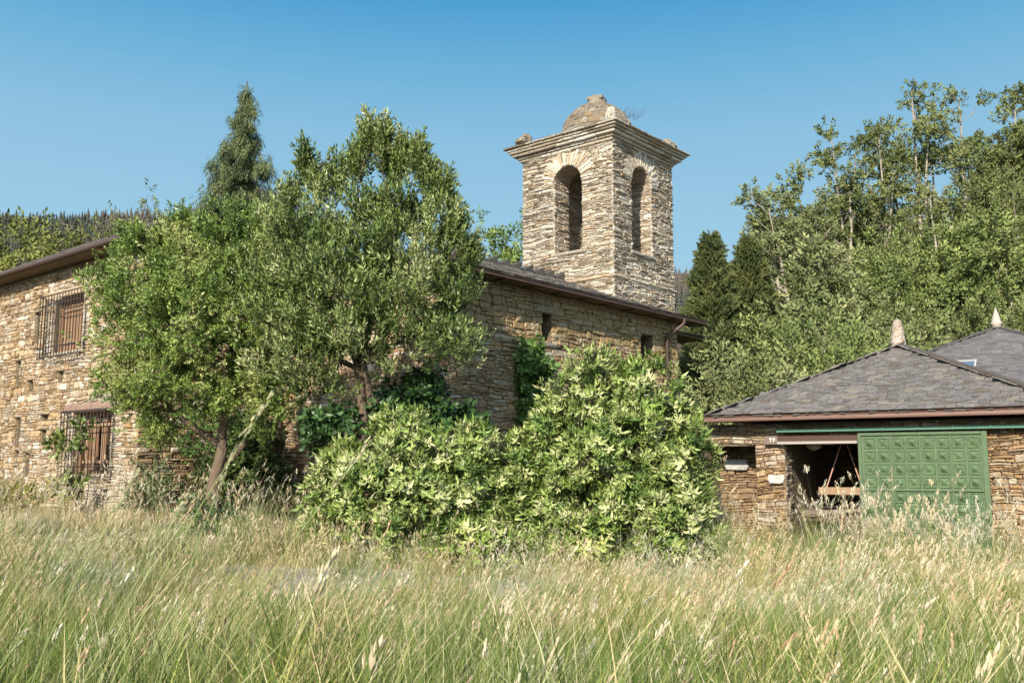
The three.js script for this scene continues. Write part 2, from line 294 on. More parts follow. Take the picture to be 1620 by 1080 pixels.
  const dp = [V3(8.98, 5.88, .5), V3(8.97, 5.76, .5), V3(8.9, 5.66, .44), V3(8.74, 5.44, .18), V3(8.68, 5.32, .1), V3(8.68, 5.1, .09), V3(8.68, 1, .09)];
  part('drainpipe', tube(dp, dp.map(() => .05), 9), M.pipe, church);
  // wall pipe in the corner beside the wing
  part('drainpipe', tube([V3(-.12, 5.8, -5.72), V3(-.12, .8, -5.72)], [.055, .055], 9), M.pipe, church);
  const pl = new THREE.Group(); pl.name = 'wall_plaque'; pl.position.set(-.05, 2.8, -4.78); church.add(pl);
  part('board', box(.04, .66, .56), std({ color: col(.05, .055, .06), roughness: .5 }), pl);
  part('face', box(.012, .3, .4, -.027, -.06, .02), std({ color: col(.15, .16, .19), map: slateMap, bumpMap: stoneBump, bumpScale: .02, roughness: .5 }), pl);
  part('buttress', box(.7, 1.15, .5, -.34, .55, -4.9), M.limeMortar, church);
}
{
  const p = local(9.42, 0, -.45), ax = thing('stone_annex', 'narrow stone annex under a thin slab roof at the far end of the nave', 'annex', p.toArray(), TURN);
  const f = face([0, 0, 0], [1, 0, 0], [0, 0, 1]);
  part('wall', box(.7, 5.5, 3, .36, 2.75, -1.54), M.mortar, ax);
  addPieces(ax, masonry(f, .72, 1.6, 5.5, { h: [.1, .22], w: [.14, .36], pal: PAL.church, seed: 41 }), M.stone, 'stone', 'small_stones');
  const r = part('roof_slab', box(1.75, .05, 3.6, .72, 0, -1.3), M.soffit, ax); r.position.set(0, 5.55, 0); r.rotation.z = -.02;
  addPieces(ax, slates({ O: V3(-.1, 5.585, .55), U: V3(1, 0, 0), V: V3(0, .1, -.995), N: V3(0, .995, .1) }, 0, 1.7, 3.4, () => true, { tone: [.26, .23, .21], tone2: [.36, .32, .28], tone3: [.15, .13, .12], exp: .18, w: [.25, .4], th: .02, seed: 42 }), M.slate, 'slate', 'small_slates');
}

// ------------------------------------------------------------------ bell tower
{
  const W = 3.3, p = local(7.39, 0, -.8), tw = thing('bell_tower', 'pale square stone bell tower with arched openings, heavy cornice and small dome', 'tower', p.toArray(), TURN);
  const fL = face([0, 0, -W], [0, 0, 1], [-1, 0, 0]), fR = face([0, 0, 0], [1, 0, 0], [0, 0, 1]), fB = face([W, 0, -W], [-1, 0, 0], [0, 0, -1]), fE = face([W, 0, 0], [0, 0, -1], [1, 0, 0]);
  const aL = { u0: 1.2, u1: 2.22, v0: 7.95, v1: 10.56, arch: true, ring: .02 }, aR = { u0: .98, u1: 2.03, v0: 7.93, v1: 10.56, arch: true, ring: .02 };
  part('wall', wallCore(W, 0, 11.1, [aL], .72, fL), M.paleMortar, tw); part('wall', wallCore(W - .82, 0, 11.09, [{ ...aR, u0: .98 - .79, u1: 2.03 - .79 }], .72, { ...fR, O: V3(.79, 0, 0) }), M.paleMortar, tw);
  part('wall', wallCore(W - .8, 0, 11.08, [], .7, fB), M.paleMortar, tw); part('wall', wallCore(W - 1.6, 0, 11.07, [], .7, { ...fE, O: V3(W, 0, -.8) }), M.paleMortar, tw);
  part('belfry_floor', box(1.9, .2, 1.9, W / 2, 7.8, -W / 2), M.paleMortar, tw);
  part('vault', box(1.9, .15, 1.9, W / 2, 10.98, -W / 2), M.paleMortar, tw);
  const o = { h: [.038, .115], w: [.12, .6], pal: PAL.tower, gap: .013, proud: .06, wave: .05, split: .45 }, st = [];
  st.push(...masonry(fL, W, 5.9, 11.04, { ...o, seed: 51, holes: [aL] }), ...masonry(fR, W, 5.6, 11.04, { ...o, seed: 52, holes: [aR] }));
  st.push(...masonry(fE, W, 7, 11, { ...o, seed: 53, w: [.3, .7] }), ...masonry(fB, W, 7, 11, { ...o, seed: 54, w: [.3, .7] }));
  // reveals and inner faces seen through the arches
  st.push(...masonry({ ...face([0, 0, -2.1], [1, 0, 0], [0, 0, 1]) }, .72, 7.95, 10.2, { ...o, seed: 55 }), ...masonry(face([2.03, 0, -.72], [0, 0, 1], [-1, 0, 0]), .72, 7.93, 10.2, { ...o, seed: 56 }));
  st.push(...masonry(face([2.55, 0, -2.5], [0, 0, 1], [-1, 0, 0]), 1.7, 7.9, 10.9, { ...o, seed: 57 }), ...masonry(face([.75, 0, -2.55], [1, 0, 0], [0, 0, 1]), 1.8, 7.9, 10.9, { ...o, seed: 58 }));
  const rn = mulberry(60);
  for (const [f, q] of [[fL, aL], [fR, aR]]) {
    const r = (q.u1 - q.u0) / 2, cu = (q.u0 + q.u1) / 2, cy = q.v1 - r;
    for (let i = 0, a = -.02; a < Math.PI - .02; i++) {
      const da = Math.min(.06 + rn() * .05, Math.PI - a + .02), r1 = r + .30 + rn() * .22, c = pick(PAL.tower, rn), k = .95 + .35 * rn(), P = (rr, t) => [cu - Math.cos(t) * rr, cy + Math.sin(t) * rr];
      const g = stonePoly(f, [P(r, a + .012), P(r1, a + .008), P(r1 + .02, a + da / 2), P(r1, a + da - .008), P(r, a + da - .012)].reverse(), .02 + rn() * .035, -.72, [c[0] * k, c[1] * k, c[2] * k], rn, .01); g.area = .05; st.push(g); a += da;
    }
    for (const [u, w] of [[q.u0 - .1, .62], [q.u0 + .5, .68]]) { const g = stonePoly(f, rectPts(u, q.v0 - .09, u + w, q.v0, rn, .1), .07, -.6, [.48, .42, .34], rn); g.area = .09; st.push(g); }
  }
  addPieces(tw, st, M.stone, 'stone', 'small_stones');
  const layers = [[7.02, .07, .07], [10.99, .08, .07], [11.075, .07, .13], [11.15, .085, .24], [11.24, .065, .31], [11.31, .065, .37], [11.38, .045, .45]];
  layers.forEach(([y, h, ov], li) => {
    [[fL, W], [fR, W], [fB, W], [fE, W]].forEach(([f, w], fi) => {
      for (let u = -ov; u < w + ov - .05;) { let l = .35 + rn() * .6; if (w + ov - u - l < .3) l = w + ov - u; const c = pick(PAL.tower, rn), k = .95 + .2 * rn(); const g = stonePoly(f, rectPts(u + .004, y + .004 + fi * .002, u + l - .004, y + h - .002 - fi * .001, rn, .1), ov + (rn() - .5) * .02, -.2, [c[0] * k, c[1] * k, c[2] * k], rn, .02); part(li === 6 ? 'cornice_slate' : 'cornice_slab', g.build(), M.stone, tw); u += l; }
    });
  });
  // skirt of slates from the square cornice to the round dome
  {
    const nth = 48, ns = 7, pos = [], cl = [], uv = [], idx = [];
    for (let s = 0; s <= ns; s++) for (let i = 0; i <= nth; i++) { const t = i / nth * 2 * Math.PI, sq = (W / 2 + .43) / Math.max(Math.abs(Math.cos(t)), Math.abs(Math.sin(t))), k = s / ns, r = lerp(sq, 1.1, k), y = 11.435 + .55 * k ** 1.6 + .03 * n2(i * 7.1, s * 3.3); pos.push(W / 2 + Math.cos(t) * r, y, -W / 2 + Math.sin(t) * r); const q = .7 + .6 * rn(); cl.push(.25 * q, .22 * q, .18 * q); uv.push(t * 2, k * 1.4); }
    for (let s = 0; s < ns; s++) for (let i = 0; i < nth; i++) { const a = s * (nth + 1) + i, b = a + nth + 1; idx.push(a, b, a + 1, a + 1, b, b + 1); }
    const g = new THREE.BufferGeometry(); g.setAttribute('position', new THREE.Float32BufferAttribute(pos, 3)); g.setAttribute('color', new THREE.Float32BufferAttribute(cl, 3)); g.setAttribute('uv', new THREE.Float32BufferAttribute(uv, 2)); g.setIndex(idx); const fg = g.toNonIndexed(); fg.computeVertexNormals();
    part('roof', fg, M.stone, tw);
  }
  const dome = part('dome', new THREE.SphereGeometry(1.08, 32, 12, 0, 2 * Math.PI, 0, Math.PI / 2).scale(1, .92, 1).translate(W / 2, 11.93, -W / 2), M.paleMortar, tw);
  const ds = new Acc();
  for (let k = 0; k < 9; k++) {
    const ph = k / 9 * Math.PI / 2, n = Math.max(7, Math.round(34 * Math.cos(ph)));
    for (let i = 0; i < n; i++) {
      const t = (i + rn() * .4) / n * 2 * Math.PI, N = V3(Math.cos(ph) * Math.cos(t), Math.sin(ph) / .92, Math.cos(ph) * Math.sin(t)).normalize(), U = V3(Math.sin(t), 0, -Math.cos(t)), V = N.clone().cross(U), w = 2 * Math.PI * 1.1 * Math.cos(ph) / n, h = .19;
      const f = { O: V3(W / 2 + 1.08 * Math.cos(ph) * Math.cos(t), 11.93 + 1.08 * .92 * Math.sin(ph), -W / 2 + 1.08 * Math.cos(ph) * Math.sin(t)), U, V, N };
      const c = pick([[.27, .22, .17, 4], [.2, .165, .13, 3], [.34, .30, .245, 2], [.3, .22, .14, 1]], rn), g = stonePoly(f, rectPts(-w / 2, -h / 2, w / 2, h / 2, rn, .14), .012 + rn() * .025, -.06, c, rn, .012);
      part('dome_stone', g.build(), M.stone, tw);
    }
  }
  const lump = (x, y, z, sx, sy, sz, s, c, name) => { const g = new THREE.IcosahedronGeometry(1, 2), q = g.attributes.position, cl = []; for (let i = 0; i < q.count; i++) { const v = V3().fromBufferAttribute(q, i), k = 1 + .28 * n3(v.x * 1.3 + s, v.y * 1.3, v.z * 1.3) + .12 * n3(v.x * 4, v.y * 4 + s, v.z * 4); q.setXYZ(i, v.x * sx * k, v.y * sy * k, v.z * sz * k); cl.push(...c); } g.setAttribute('color', new THREE.Float32BufferAttribute(cl, 3)); g.computeVertexNormals(); const m = part(name, g, M.stone, tw); m.position.set(x, y, z); };
  const fin = new THREE.Group(); fin.name = 'finial'; fin.position.set(W / 2, 12.82, -W / 2); tw.add(fin);
  const pale = (g, c) => { const n = g.attributes.position.count, a = []; for (let i = 0; i < n; i++) { const k = .85 + .3 * rn(); a.push(c[0] * k, c[1] * k, c[2] * k); } g.setAttribute('color', new THREE.Float32BufferAttribute(a, 3)); return g; };
  part('drum', pale(new THREE.CylinderGeometry(.29, .33, .3, 10).translate(0, .1, 0), [.42, .36, .28]), M.stone, fin); part('cap', pale(new THREE.BoxGeometry(.5, .09, .5, 3, 1, 3).rotateY(.3).translate(0, .295, 0), [.46, .41, .33]), M.stone, fin); part('cap_stone', pale(new THREE.BoxGeometry(.3, .07, .34).rotateY(.7).translate(.02, .375, 0), [.4, .35, .28]), M.stone, fin);
  lump(.02, 11.72, -.02, .17, .26, .16, 1, [.58, .54, .47], 'corner_stone'); lump(.0, 11.66, -W + .05, .28, .12, .28, 2, [.38, .33, .26], 'corner_stone'); lump(.05, 11.8, -W + .1, .15, .12, .15, 3, [.33, .28, .22], 'corner_stone'); lump(W - .1, 11.64, -.05, .28, .13, .28, 4, [.38, .33, .26], 'corner_stone'); lump(W - .12, 11.78, -.1, .16, .12, .16, 5, [.4, .35, .28], 'corner_stone');
  // dry weed on the dome
  const wp = p.clone().addScaledVector(CR, W / 2 + .5).addScaledVector(CN, -W / 2 + .3), wd = thing('dry_weed', 'dark dry twigs sprouting from the right shoulder of the small dome', 'weed', [wp.x, 12.62, wp.z]);
  const gs = []; for (let i = 0; i < 16; i++) { const b = V3(.9 * rn() - .2, -.02 - .1 * rn(), .3 * rn() - .1), tip = b.clone().add(V3(.12 + .35 * rn(), .12 + .25 * rn(), .1 * rn())); gs.push(limb(b, tip, .008, .003, rn, 4, .25).geo); }
  part('twigs', mergeGeometries(gs), M.darkWood, wd);
}

// ------------------------------------------------------------------ house on the left
{
  const p = local(-3.75, 0, -5.9), hs = thing('stone_house', 'ochre rubble stone house with two barred windows and a long gutter', 'house', p.toArray(), TURN), D = 9.5, W = 3.75;
  const fL = face([0, 0, -D], [0, 0, 1], [-1, 0, 0]), fR = face([0, 0, 0], [1, 0, 0], [0, 0, 1]);
  const up = { u0: D - 4.45, u1: D - 2.85, v0: 4.55, v1: 5.92 }, lo = { u0: D - 3.0, u1: D - 1.15, v0: 1.55, v1: 3.0 };
  // putlog holes left open in the masonry: [z, y, width, height]
  const holes = [[-5.35, 5.3, .3, .8], [-6.35, 4.2, .26, .62], [-5.5, 3.8, .3, .3], [-3.85, 3.92, .26, .3], [-6.1, 2.6, .28, .8], [-4.6, 2.92, .42, .22], [-4.6, 2.45, .34, .4], [-7.2, 1.7, .4, .6], [-6.05, 1.95, .25, .4], [-5.45, 1.8, .3, .62], [-4.0, 5.0 - 3.4, .1, .1]].map(([z, y, w, h]) => ({ u0: z + D - w / 2, u1: z + D + w / 2, v0: y - h / 2, v1: y + h / 2 }));
  const rn = mulberry(70);
  part('wall', wallCore(D, 0, 6.7, [up, lo, ...holes], .45, fL), M.limeMortar, hs);
  part('wall', wallCore(W - .48, 0, 6.7, [], .45, { ...fR, O: V3(.48, 0, 0) }), M.mortar, hs);
  part('wall', mergeGeometries([box(.3, 6.7, D - .6, 3.6, 3.35, -D / 2), box(3.2, 6.7, .3, 1.95, 3.35, -D + .15), box(2.9, .1, D - 1.2, 2, 3.7, -D / 2)]), M.mortar, hs);
  for (const q of holes) { const l = stonePoly(fL, rectPts(q.u0 - .1, q.v1, q.u1 + .1, q.v1 + .07, rn, .1), .05, -.3, [.42, .33, .23], rn); part('putlog_lintel', l.build(), M.stone, hs); };
  const lime = (u, v, c, r) => { const z = u - D; const near = (q, m) => Math.max(0, 1 - Math.max(Math.max(q.u0 - D - z, z - q.u1 + D, 0) / m, Math.max(q.v0 - v, v - q.v1, 0) / m)); const k = Math.max(near(up, .5), near(lo, .65), v < 1.7 && z > -2.6 ? .8 : 0, sstep(.35, .7, n2(z * .8, v * .8)) * .5) * (.2 + 1.0 * r()); return mix3(c, [.66, .62, .55], clamp(k, 0, .85)); };
  const st = [...masonry(fL, D, .35, 6.62, { h: [.05, .17], w: [.1, .4], pal: PAL.wing, seed: 71, holes: [up, lo, ...holes], tint: lime, proud: .06, gap: .011 }), ...masonry(fR, W, .3, 6.6, { h: [.06, .2], w: [.18, .6], pal: PAL.church, seed: 72, proud: .07 })];
  for (const [f, u0, v0, u1, v1, c] of [[fL, up.u0 - .45, up.v1 + .02, up.u1 + .35, up.v1 + .2, [.62, .47, .32]], [fL, lo.u0 - .45, lo.v1 + .02, lo.u1 + .35, lo.v1 + .22, [.36, .24, .19]], [fL, up.u0 - .12, up.v0 - .1, up.u1 + .12, up.v0, [.6, .52, .42]], [fL, lo.u0 - .12, lo.v0 - .1, lo.u1 + .12, lo.v0, [.55, .47, .38]]]) st.push(stonePoly(f, rectPts(u0, v0, u1, v1, rn, .08), .05, -.35, c, rn));
  addPieces(hs, st, M.stone, 'stone', 'small_stones');
  // shuttered windows behind projecting iron grilles
  const window_ = (q, open) => {
    const wi = new THREE.Group(); wi.name = 'window'; wi.position.set(.24, q.v0, (q.u0 + q.u1) / 2 - D); hs.add(wi); const w = q.u1 - q.u0, h = q.v1 - q.v0;
    part('frame', mergeGeometries([box(.1, h, .09, 0, h / 2, -w / 2 + .045), box(.1, h, .09, 0, h / 2, w / 2 - .045), box(.1, .09, w - .19, 0, h - .045, 0), box(.1, .08, w - .19, 0, .04, 0)]), M.wood, wi);
    const n = 12; for (let i = 0; i < n; i++) { if (open && (i === 5 || i === 8)) continue; const bw = (w - .2) / n; const b = part('shutter_board', box(.025, h - .18, bw - .012), i % 3 ? M.wood : M.paleWood, wi); b.position.set(.01 + rn() * .012, h / 2, -w / 2 + .1 + bw * (i + .5)); }
    part('shutter_rail', mergeGeometries([box(.03, .07, w - .22, -.022, h * .2, 0), box(.03, .07, w - .22, -.022, h * .8, 0)]), M.paleWood, wi);
  };
  window_(up, false); window_(lo, true);
  const grille = (z0, z1, y0, y1) => {
    const g = new THREE.Group(); g.name = 'window_grille'; g.position.set(-.2, 0, 0); hs.add(g); const n = 14, up_ = new THREE.CylinderGeometry(.011, .011, y1 - y0, 6), ac = new THREE.BoxGeometry(.01, .03, z1 - z0);
    for (let i = 0; i <= n; i++) { const b = part('bar', up_, M.iron, g); b.position.set((rn() - .5) * .008, (y0 + y1) / 2, lerp(z0, z1, i / n)); b.rotation.x = (rn() - .5) * .006; }
    for (const y of [y0 + .01, lerp(y0, y1, .16), lerp(y0, y1, .84), y1 - .01]) { const b = part('cross_bar', ac, M.iron, g); b.position.set(-.012, y, (z0 + z1) / 2); }
    for (const z of [z0, z1]) for (const y of [y0 + .02, lerp(y0, y1, .16), lerp(y0, y1, .84), y1 - .02]) part('bracket', box(.22, .022, .022, .11, y, z), M.iron, g);
    for (const z of [z0 + .01, z1 - .01]) for (const x of [.07, .14]) part('side_bar', new THREE.CylinderGeometry(.009, .009, y1 - y0, 5).translate(x, (y0 + y1) / 2, z), M.iron, g);
    const sc = new THREE.TorusGeometry(.07, .009, 5, 16).rotateY(Math.PI / 2); for (const s of [-.07, .07]) part('scroll', sc, M.iron, g).position.set(-.012, lerp(y0, y1, .55), lerp(z0, z1, .42) + s);
  };
  grille(-4.8, -2.62, 4.42, 6.0); grille(-3.24, -.95, 1.48, 3.04);
  // roof
  const e = 6.78, t = 8.1, g = new Acc(), k = [1, 1, 1], a = [-.48, e, .9], b = [4.3, e, .9], c = [4.3, e, -10.4], d = [-.48, e, -10.4], r0 = [1.95, t, -1.5], r1 = [1.95, t, -8];
  g.quad(a, b, r0, r0, k); g.tri(a, b, r0, k, [0, 0], [1, 0], [1, 1]); g.quad(d, a, r0, r1, k); g.quad(b, c, r1, r0, k); g.tri(c, d, r1, k, [0, 0], [1, 0], [1, 1]); g.quad(d, c, b, a, k); part('roof', g.build(), M.deck, hs);
  const L = Math.hypot(2.43, 1.32), cp = 2.43 / L, sp = 1.32 / L;
  addPieces(hs, slates({ O: V3(-.52, e + .012, -10.4), U: V3(0, 0, 1), V: V3(cp, sp, 0), N: V3(-sp, cp, 0) }, 0, 11.3, L, (u, v) => u < 11.35 - v * cp && u > v * cp, { tone: [.16, .14, .13], tone2: [.24, .2, .18], tone3: [.1, .085, .08], exp: .16, w: [.24, .42], th: .024, seed: 75 }), M.slate, 'slate', 'small_slates');
  for (let z = .85; z > -10;) { const w = .7 + rn() * .5; const m = part('eave_slab', box(.6, .05, w - .015), M.soffit, hs); m.position.set(-.16, e - .04, z - w / 2); z -= w; }
  for (let x = .2; x < 4;) { const w = .7 + rn() * .4; const m = part('eave_slab', box(w - .015, .05, 1.0), M.soffit, hs); m.position.set(x + w / 2, e - .041, .38); x += w; }
  part('gutter', mergeGeometries([0, 1].map((i) => new THREE.CylinderGeometry(.048 + i * .006, .052 + i * .006, 11.2, 12, 1, true, Math.PI / 2, Math.PI).rotateZ(Math.PI / 2).rotateY(Math.PI / 2).translate(-.54, e - .02, -4.75))), M.pipe, hs);
}

// ------------------------------------------------------------------ barn with the green sliding door
const BT = -31.09 * Math.PI / 180, BO = V3(6.849, 0, -16), BX = V3(Math.cos(BT), 0, -Math.sin(BT)), BZ = V3(Math.sin(BT), 0, Math.cos(BT));
const barnAt = (x, y, z) => BO.clone().addScaledVector(BX, x).addScaledVector(BZ, z).add(V3(0, y, 0));
{
  const ba = thing('stone_barn', 'low orange-brown stone barn with pyramid slate roof and green sliding door', 'barn', BO.toArray(), BT), rn = mulberry(80);
  const f = face([-3.42, 0, 0], [1, 0, 0], [0, 0, 1]), W = 5.55, T = 2.5;
  const open = { u0: 1.16, u1: 3.1, v0: -.02, v1: 2.12 }, bay = { u0: -.42, u1: .62, v0: -.02, v1: 2.1 };
  {
    const s = new THREE.Shape([[.62, 0], [1.16, 0], [1.16, 2.12], [3.1, 2.12], [3.1, 0], [W, 0], [W, T], [-.42, T], [-.42, 2.1], [.62, 2.1]].map((q) => new THREE.Vector2(...q)));
    part('wall', new THREE.ExtrudeGeometry(s, { depth: .4, bevelEnabled: false }).translate(-3.42, 0, -.435), M.mortar, ba);
  }
  part('wall', mergeGeometries([box(.4, T, 1.9, -3.2, T / 2, -3.4), box(.4, 2.49, 5.1, 1.93, 1.245, -3.0), box(5, 2.48, .4, -.8, 1.24, -5.0), box(.45, 2.48, 1.9, -2.5, 1.24, -1.4), box(1.2, 2.47, .3, -3.3, 1.235, -.96), box(.2, 2.46, 1.0, -3.85, 1.23, -.55), box(.25, 2.45, 1.4, -3.3, 1.225, -1.8)]), M.mortar, ba);
  const o = { h: [.04, .12], w: [.1, .42], pal: PAL.barn, proud: .05, gap: .009, wave: .05 };
  const tint = (u, v, c, r) => mix3(c, [.68, .64, .58], (u > 4.6 && v < 1.2 ? .9 : .5) * sstep(.1, .6, n2(u * 1.4 + 7, v * 1.4 - 3)) * r() + (v > 2.1 && u < 1.4 ? .45 * r() : 0));
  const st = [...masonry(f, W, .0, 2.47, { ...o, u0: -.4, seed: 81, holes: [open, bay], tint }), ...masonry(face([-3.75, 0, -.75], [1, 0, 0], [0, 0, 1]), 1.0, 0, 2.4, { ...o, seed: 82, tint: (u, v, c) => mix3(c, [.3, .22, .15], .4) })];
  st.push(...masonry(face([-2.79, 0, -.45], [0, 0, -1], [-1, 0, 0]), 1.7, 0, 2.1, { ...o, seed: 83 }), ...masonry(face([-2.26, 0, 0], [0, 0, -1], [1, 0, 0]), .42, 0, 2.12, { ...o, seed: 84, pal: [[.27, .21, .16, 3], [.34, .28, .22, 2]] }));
  st.push(...masonry(face([-2.3, 0, -4.78], [1, 0, 0], [0, 0, 1]), 4, 0, 2.4, { ...o, seed: 85, w: [.2, .6], h: [.08, .2] }), ...masonry(face([1.72, 0, -4.8], [0, 0, 1], [-1, 0, 0]), 4.3, 0, 2.4, { ...o, seed: 86, w: [.2, .6], h: [.08, .2] }));
  { const g = stonePoly(f, rectPts(.84, 1.42, 1.15, 1.58, rn, .1), .075, -.1, [.68, .66, .62], rn); g.area = .5; st.push(g); const w = stonePoly(face([-3.75, 0, -.75], [1, 0, 0], [0, 0, 1]), rectPts(.12, 1.66, .62, 1.86, rn, .06), .1, -.1, [.62, .62, .6], rn); w.area = .5; st.push(w); }
  addPieces(ba, st, M.stone, 'stone', 'small_stones');
  // lintel: dark beam with a pale lower flange and a painted end block
  part('lintel_beam', box(1.37, .10, .12, -1.665, 2.215, .05), M.darkWood, ba);
  part('lintel_flange', box(1.37, .045, .2, -1.665, 2.142, .06), std({ color: col(.34, .31, .29), roughness: .7 }), ba);
  part('lintel_block', box(.24, .15, .14, -2.47, 2.195, .06), std({ color: col(.23, .175, .15), map: stoneMap, roughness: .9 }), ba);
  const wp = std({ color: col(.75, .72, .68) }); part('paint_mark', mergeGeometries([box(.045, .016, .004, -2.475, 2.222, .132), box(.014, .05, .004, -2.475, 2.189, .132)]), wp, ba); part('paint_mark', mergeGeometries([box(.014, .062, .004, -2.425, 2.199, .132), box(.028, .014, .004, -2.404, 2.223, .132), box(.024, .014, .004, -2.406, 2.196, .132)]), wp, ba);
  part('rafter', mergeGeometries([-2.1, -1.3, -.5].map((x) => box(.1, .12, 4.4, x, 2.36, -2.6))), M.darkWood, ba);
  part('ceiling_board', box(4.1, .04, 4.4, -.3, 2.46, -2.6), M.darkWood, ba);
  part('inner_lintel', box(2.0, .13, .3, -1.33, 2.185, -.22), M.wood, ba);
  // green rail and door
  const green = col(.085, .215, .12), rail = std({ color: col(.075, .20, .14), map: slateMap, roughness: .55 });
  part('door_rail', mergeGeometries([box(4.5, .05, .055, -.1, 2.365, .15), box(4.5, .012, .07, -.1, 2.335, .16)]), rail, ba);
  for (let x = -2.2; x < 2.2; x += .55) part('rail_bolt', box(.03, .07, .02, x, 2.36, .185), rail, ba);
  const worn = noiseTex(512, (x, y) => { const r = sstep(.16, .5, tile(x, y, 9, 21) * .6 + tile(x, y, 40, 3) * .5), s = sstep(.3, .7, tile(x, y, 5, 8)); return mix3(mix3([.8, .85, .78], [1, 1, .92], s), [.42, .42, .38], r * .75); });
  const gm = std({ color: col(.105, .165, .087), map: worn, bumpMap: stoneBump, bumpScale: .002, roughness: .5 });
  const door = new THREE.Group(); door.name = 'sliding_door'; door.position.set(-.97, 0, .1); ba.add(door);
  const DW = 2.0, y0 = .06, y1 = 2.3, rows = 9, rh = .218, cw = .222;
  const skin = box(DW, y1 - y0, .03, DW / 2, (y0 + y1) / 2, -.02); { const p = skin.attributes.position, u = skin.attributes.uv; for (let i = 0; i < p.count; i++) u.setXY(i, p.getX(i) * .45, p.getY(i) * .45); }
  part('sheet', skin, gm, door);
  part('frame', mergeGeometries([box(.05, y1 - y0, .06, .025, (y0 + y1) / 2, 0), box(.08, y1 - y0, .06, DW - .04, (y0 + y1) / 2, 0), box(DW - .14, .05, .058, DW / 2 - .02, y1 - .025, 0)]), gm, door);
  const panelGeo = (() => { const a = new Acc(), k = [1, 1, 1], w = cw * .43, h = rh * .43, r = [[w, h, 0], [w * .92, h * .92, .018], [w * .80, h * .80, .018], [w * .74, h * .74, .004], [w * .62, h * .62, .004], [w * .56, h * .56, .008]]; const q = (s) => [[-s[0], -s[1], s[2]], [s[0], -s[1], s[2]], [s[0], s[1], s[2]], [-s[0], s[1], s[2]]]; const uv = (p) => [p[0] * .45, p[1] * .45]; for (let i = 0; i + 1 < r.length; i++) { const A = q(r[i]), B = q(r[i + 1]); for (let j = 0; j < 4; j++) { const m = (j + 1) % 4; a.quad(A[j], A[m], B[m], B[j], k, [uv(A[j]), uv(A[m]), uv(B[m]), uv(B[j])]); } } const A = q(r[5]); for (let j = 0; j < 4; j++) a.tri(A[j], A[(j + 1) % 4], [0, 0, .038], k, uv(A[j]), uv(A[(j + 1) % 4]), [0, 0]); return a.build(); })();
  const pm = [0, 1, 2, 3, 4, 5].map((i) => { const m = gm.clone(); m.map = worn.clone(); m.map.offset.set(i * .37, i * .61); return m; });
  let yy = y1 - .075; const lines = [];
  for (let r = 0; r < rows; r++) { if (r === 4) { lines.push(yy - .012); yy -= .035; } for (let c = 0; c < 8; c++) { const x = .075 + cw * (c + .5) + Math.floor(c / 2) * .018; part('panel', panelGeo, pm[Math.floor(rn() * 6)], door).position.set(x, yy - rh / 2, -.004); } yy -= rh; }
  for (const y of lines) part('mid_rail', box(DW - .14, .03, .05, DW / 2 - .02, y - .005, 0), gm, door);
  for (let c = 1; c < 4; c++) part('stile', box(.016, y1 - y0 - .06, .045, .075 + cw * 2 * c + (c - .5) * .018, (y0 + y1) / 2, 0), gm, door);
  // pyramid roof
  const e = 2.6, tp = 4.06, hw = 3.0, cx = -.65, cz = -2.6, L = Math.hypot(hw, tp - e), cp = hw / L, sp = (tp - e) / L, g = new Acc(), k = [1, 1, 1], q = [[cx - hw, e, cz + hw], [cx + hw, e, cz + hw], [cx + hw, e, cz - hw], [cx - hw, e, cz - hw]];
  for (let i = 0; i < 4; i++) g.tri(q[i], q[(i + 1) % 4], [cx, tp, cz], k, [0, 0], [1, 0], [.5, 1]); g.quad(q[3], q[2], q[1], q[0], k); part('roof', g.build(), M.deck, ba);
  const so = { tone: [.20, .187, .187], tone2: [.235, .22, .212], tone3: [.175, .145, .125], exp: .085, w: [.09, .21], th: .02, rough: .02, chip: .7, lichen: (u, v) => .06 + .35 * Math.exp(-(((u - 2.6) / .7) ** 2) - ((v - 1.2) / .7) ** 2) + .25 * Math.exp(-(((u - 4.2) / .5) ** 2) - ((v - 1.3) / .4) ** 2) - .12 - .08 * v };
  const tri = (u, v) => u > v * cp - .06 && u < 2 * hw - v * cp + .06;
  addPieces(ba, [...slates({ O: V3(cx - hw, e + .01, cz + hw + .02), U: V3(1, 0, 0), V: V3(0, sp, -cp), N: V3(0, cp, sp) }, 0, 2 * hw, L, tri, { ...so, seed: 91 }), ...slates({ O: V3(cx + hw + .02, e + .01, cz + hw), U: V3(0, 0, -1), V: V3(-cp, sp, 0), N: V3(sp, cp, 0) }, 0, 2 * hw, L, tri, { ...so, exp: .13, w: [.2, .35], seed: 92 }), ...slates({ O: V3(cx - hw - .02, e + .01, cz - hw), U: V3(0, 0, 1), V: V3(cp, sp, 0), N: V3(-sp, cp, 0) }, 0, 2 * hw, L, tri, { ...so, exp: .13, w: [.2, .35], seed: 93 })].map((a) => { a.area *= a.v > 0 ? 1 : 2; return a; }), M.slate, 'slate', 'small_slates');
  const hipM = std({ color: col(.11, .09, .075), map: slateMap, roughness: .8 }), from = V3(cx + hw + .05, e + .02, cz + hw + .05), to = V3(cx, tp + .02, cz), n = 9, dir = to.clone().sub(from);
  for (let i = 0; i < n; i++) { const m = part('hip_slab', box(.17, .035, dir.length() / n * 1.12), hipM, ba); m.position.copy(from).addScaledVector(dir, (i + .5) / n).add(V3(0, .045, 0)); m.lookAt(barnAt(to.x, to.y, to.z).add(V3(0, .045, 0))); m.rotateX(-.03); }
  const fin = new THREE.Group(); fin.name = 'finial'; fin.position.set(cx, tp + .03, cz); ba.add(fin);
  const white = std({ color: col(.56, .50, .43), map: noiseTex(128, (x, y) => mix3([.95, .95, .95], [.5, .25, .12], sstep(.3, .55, tile(x, y, 10, 31)))), bumpMap: stoneBump, bumpScale: .02 });
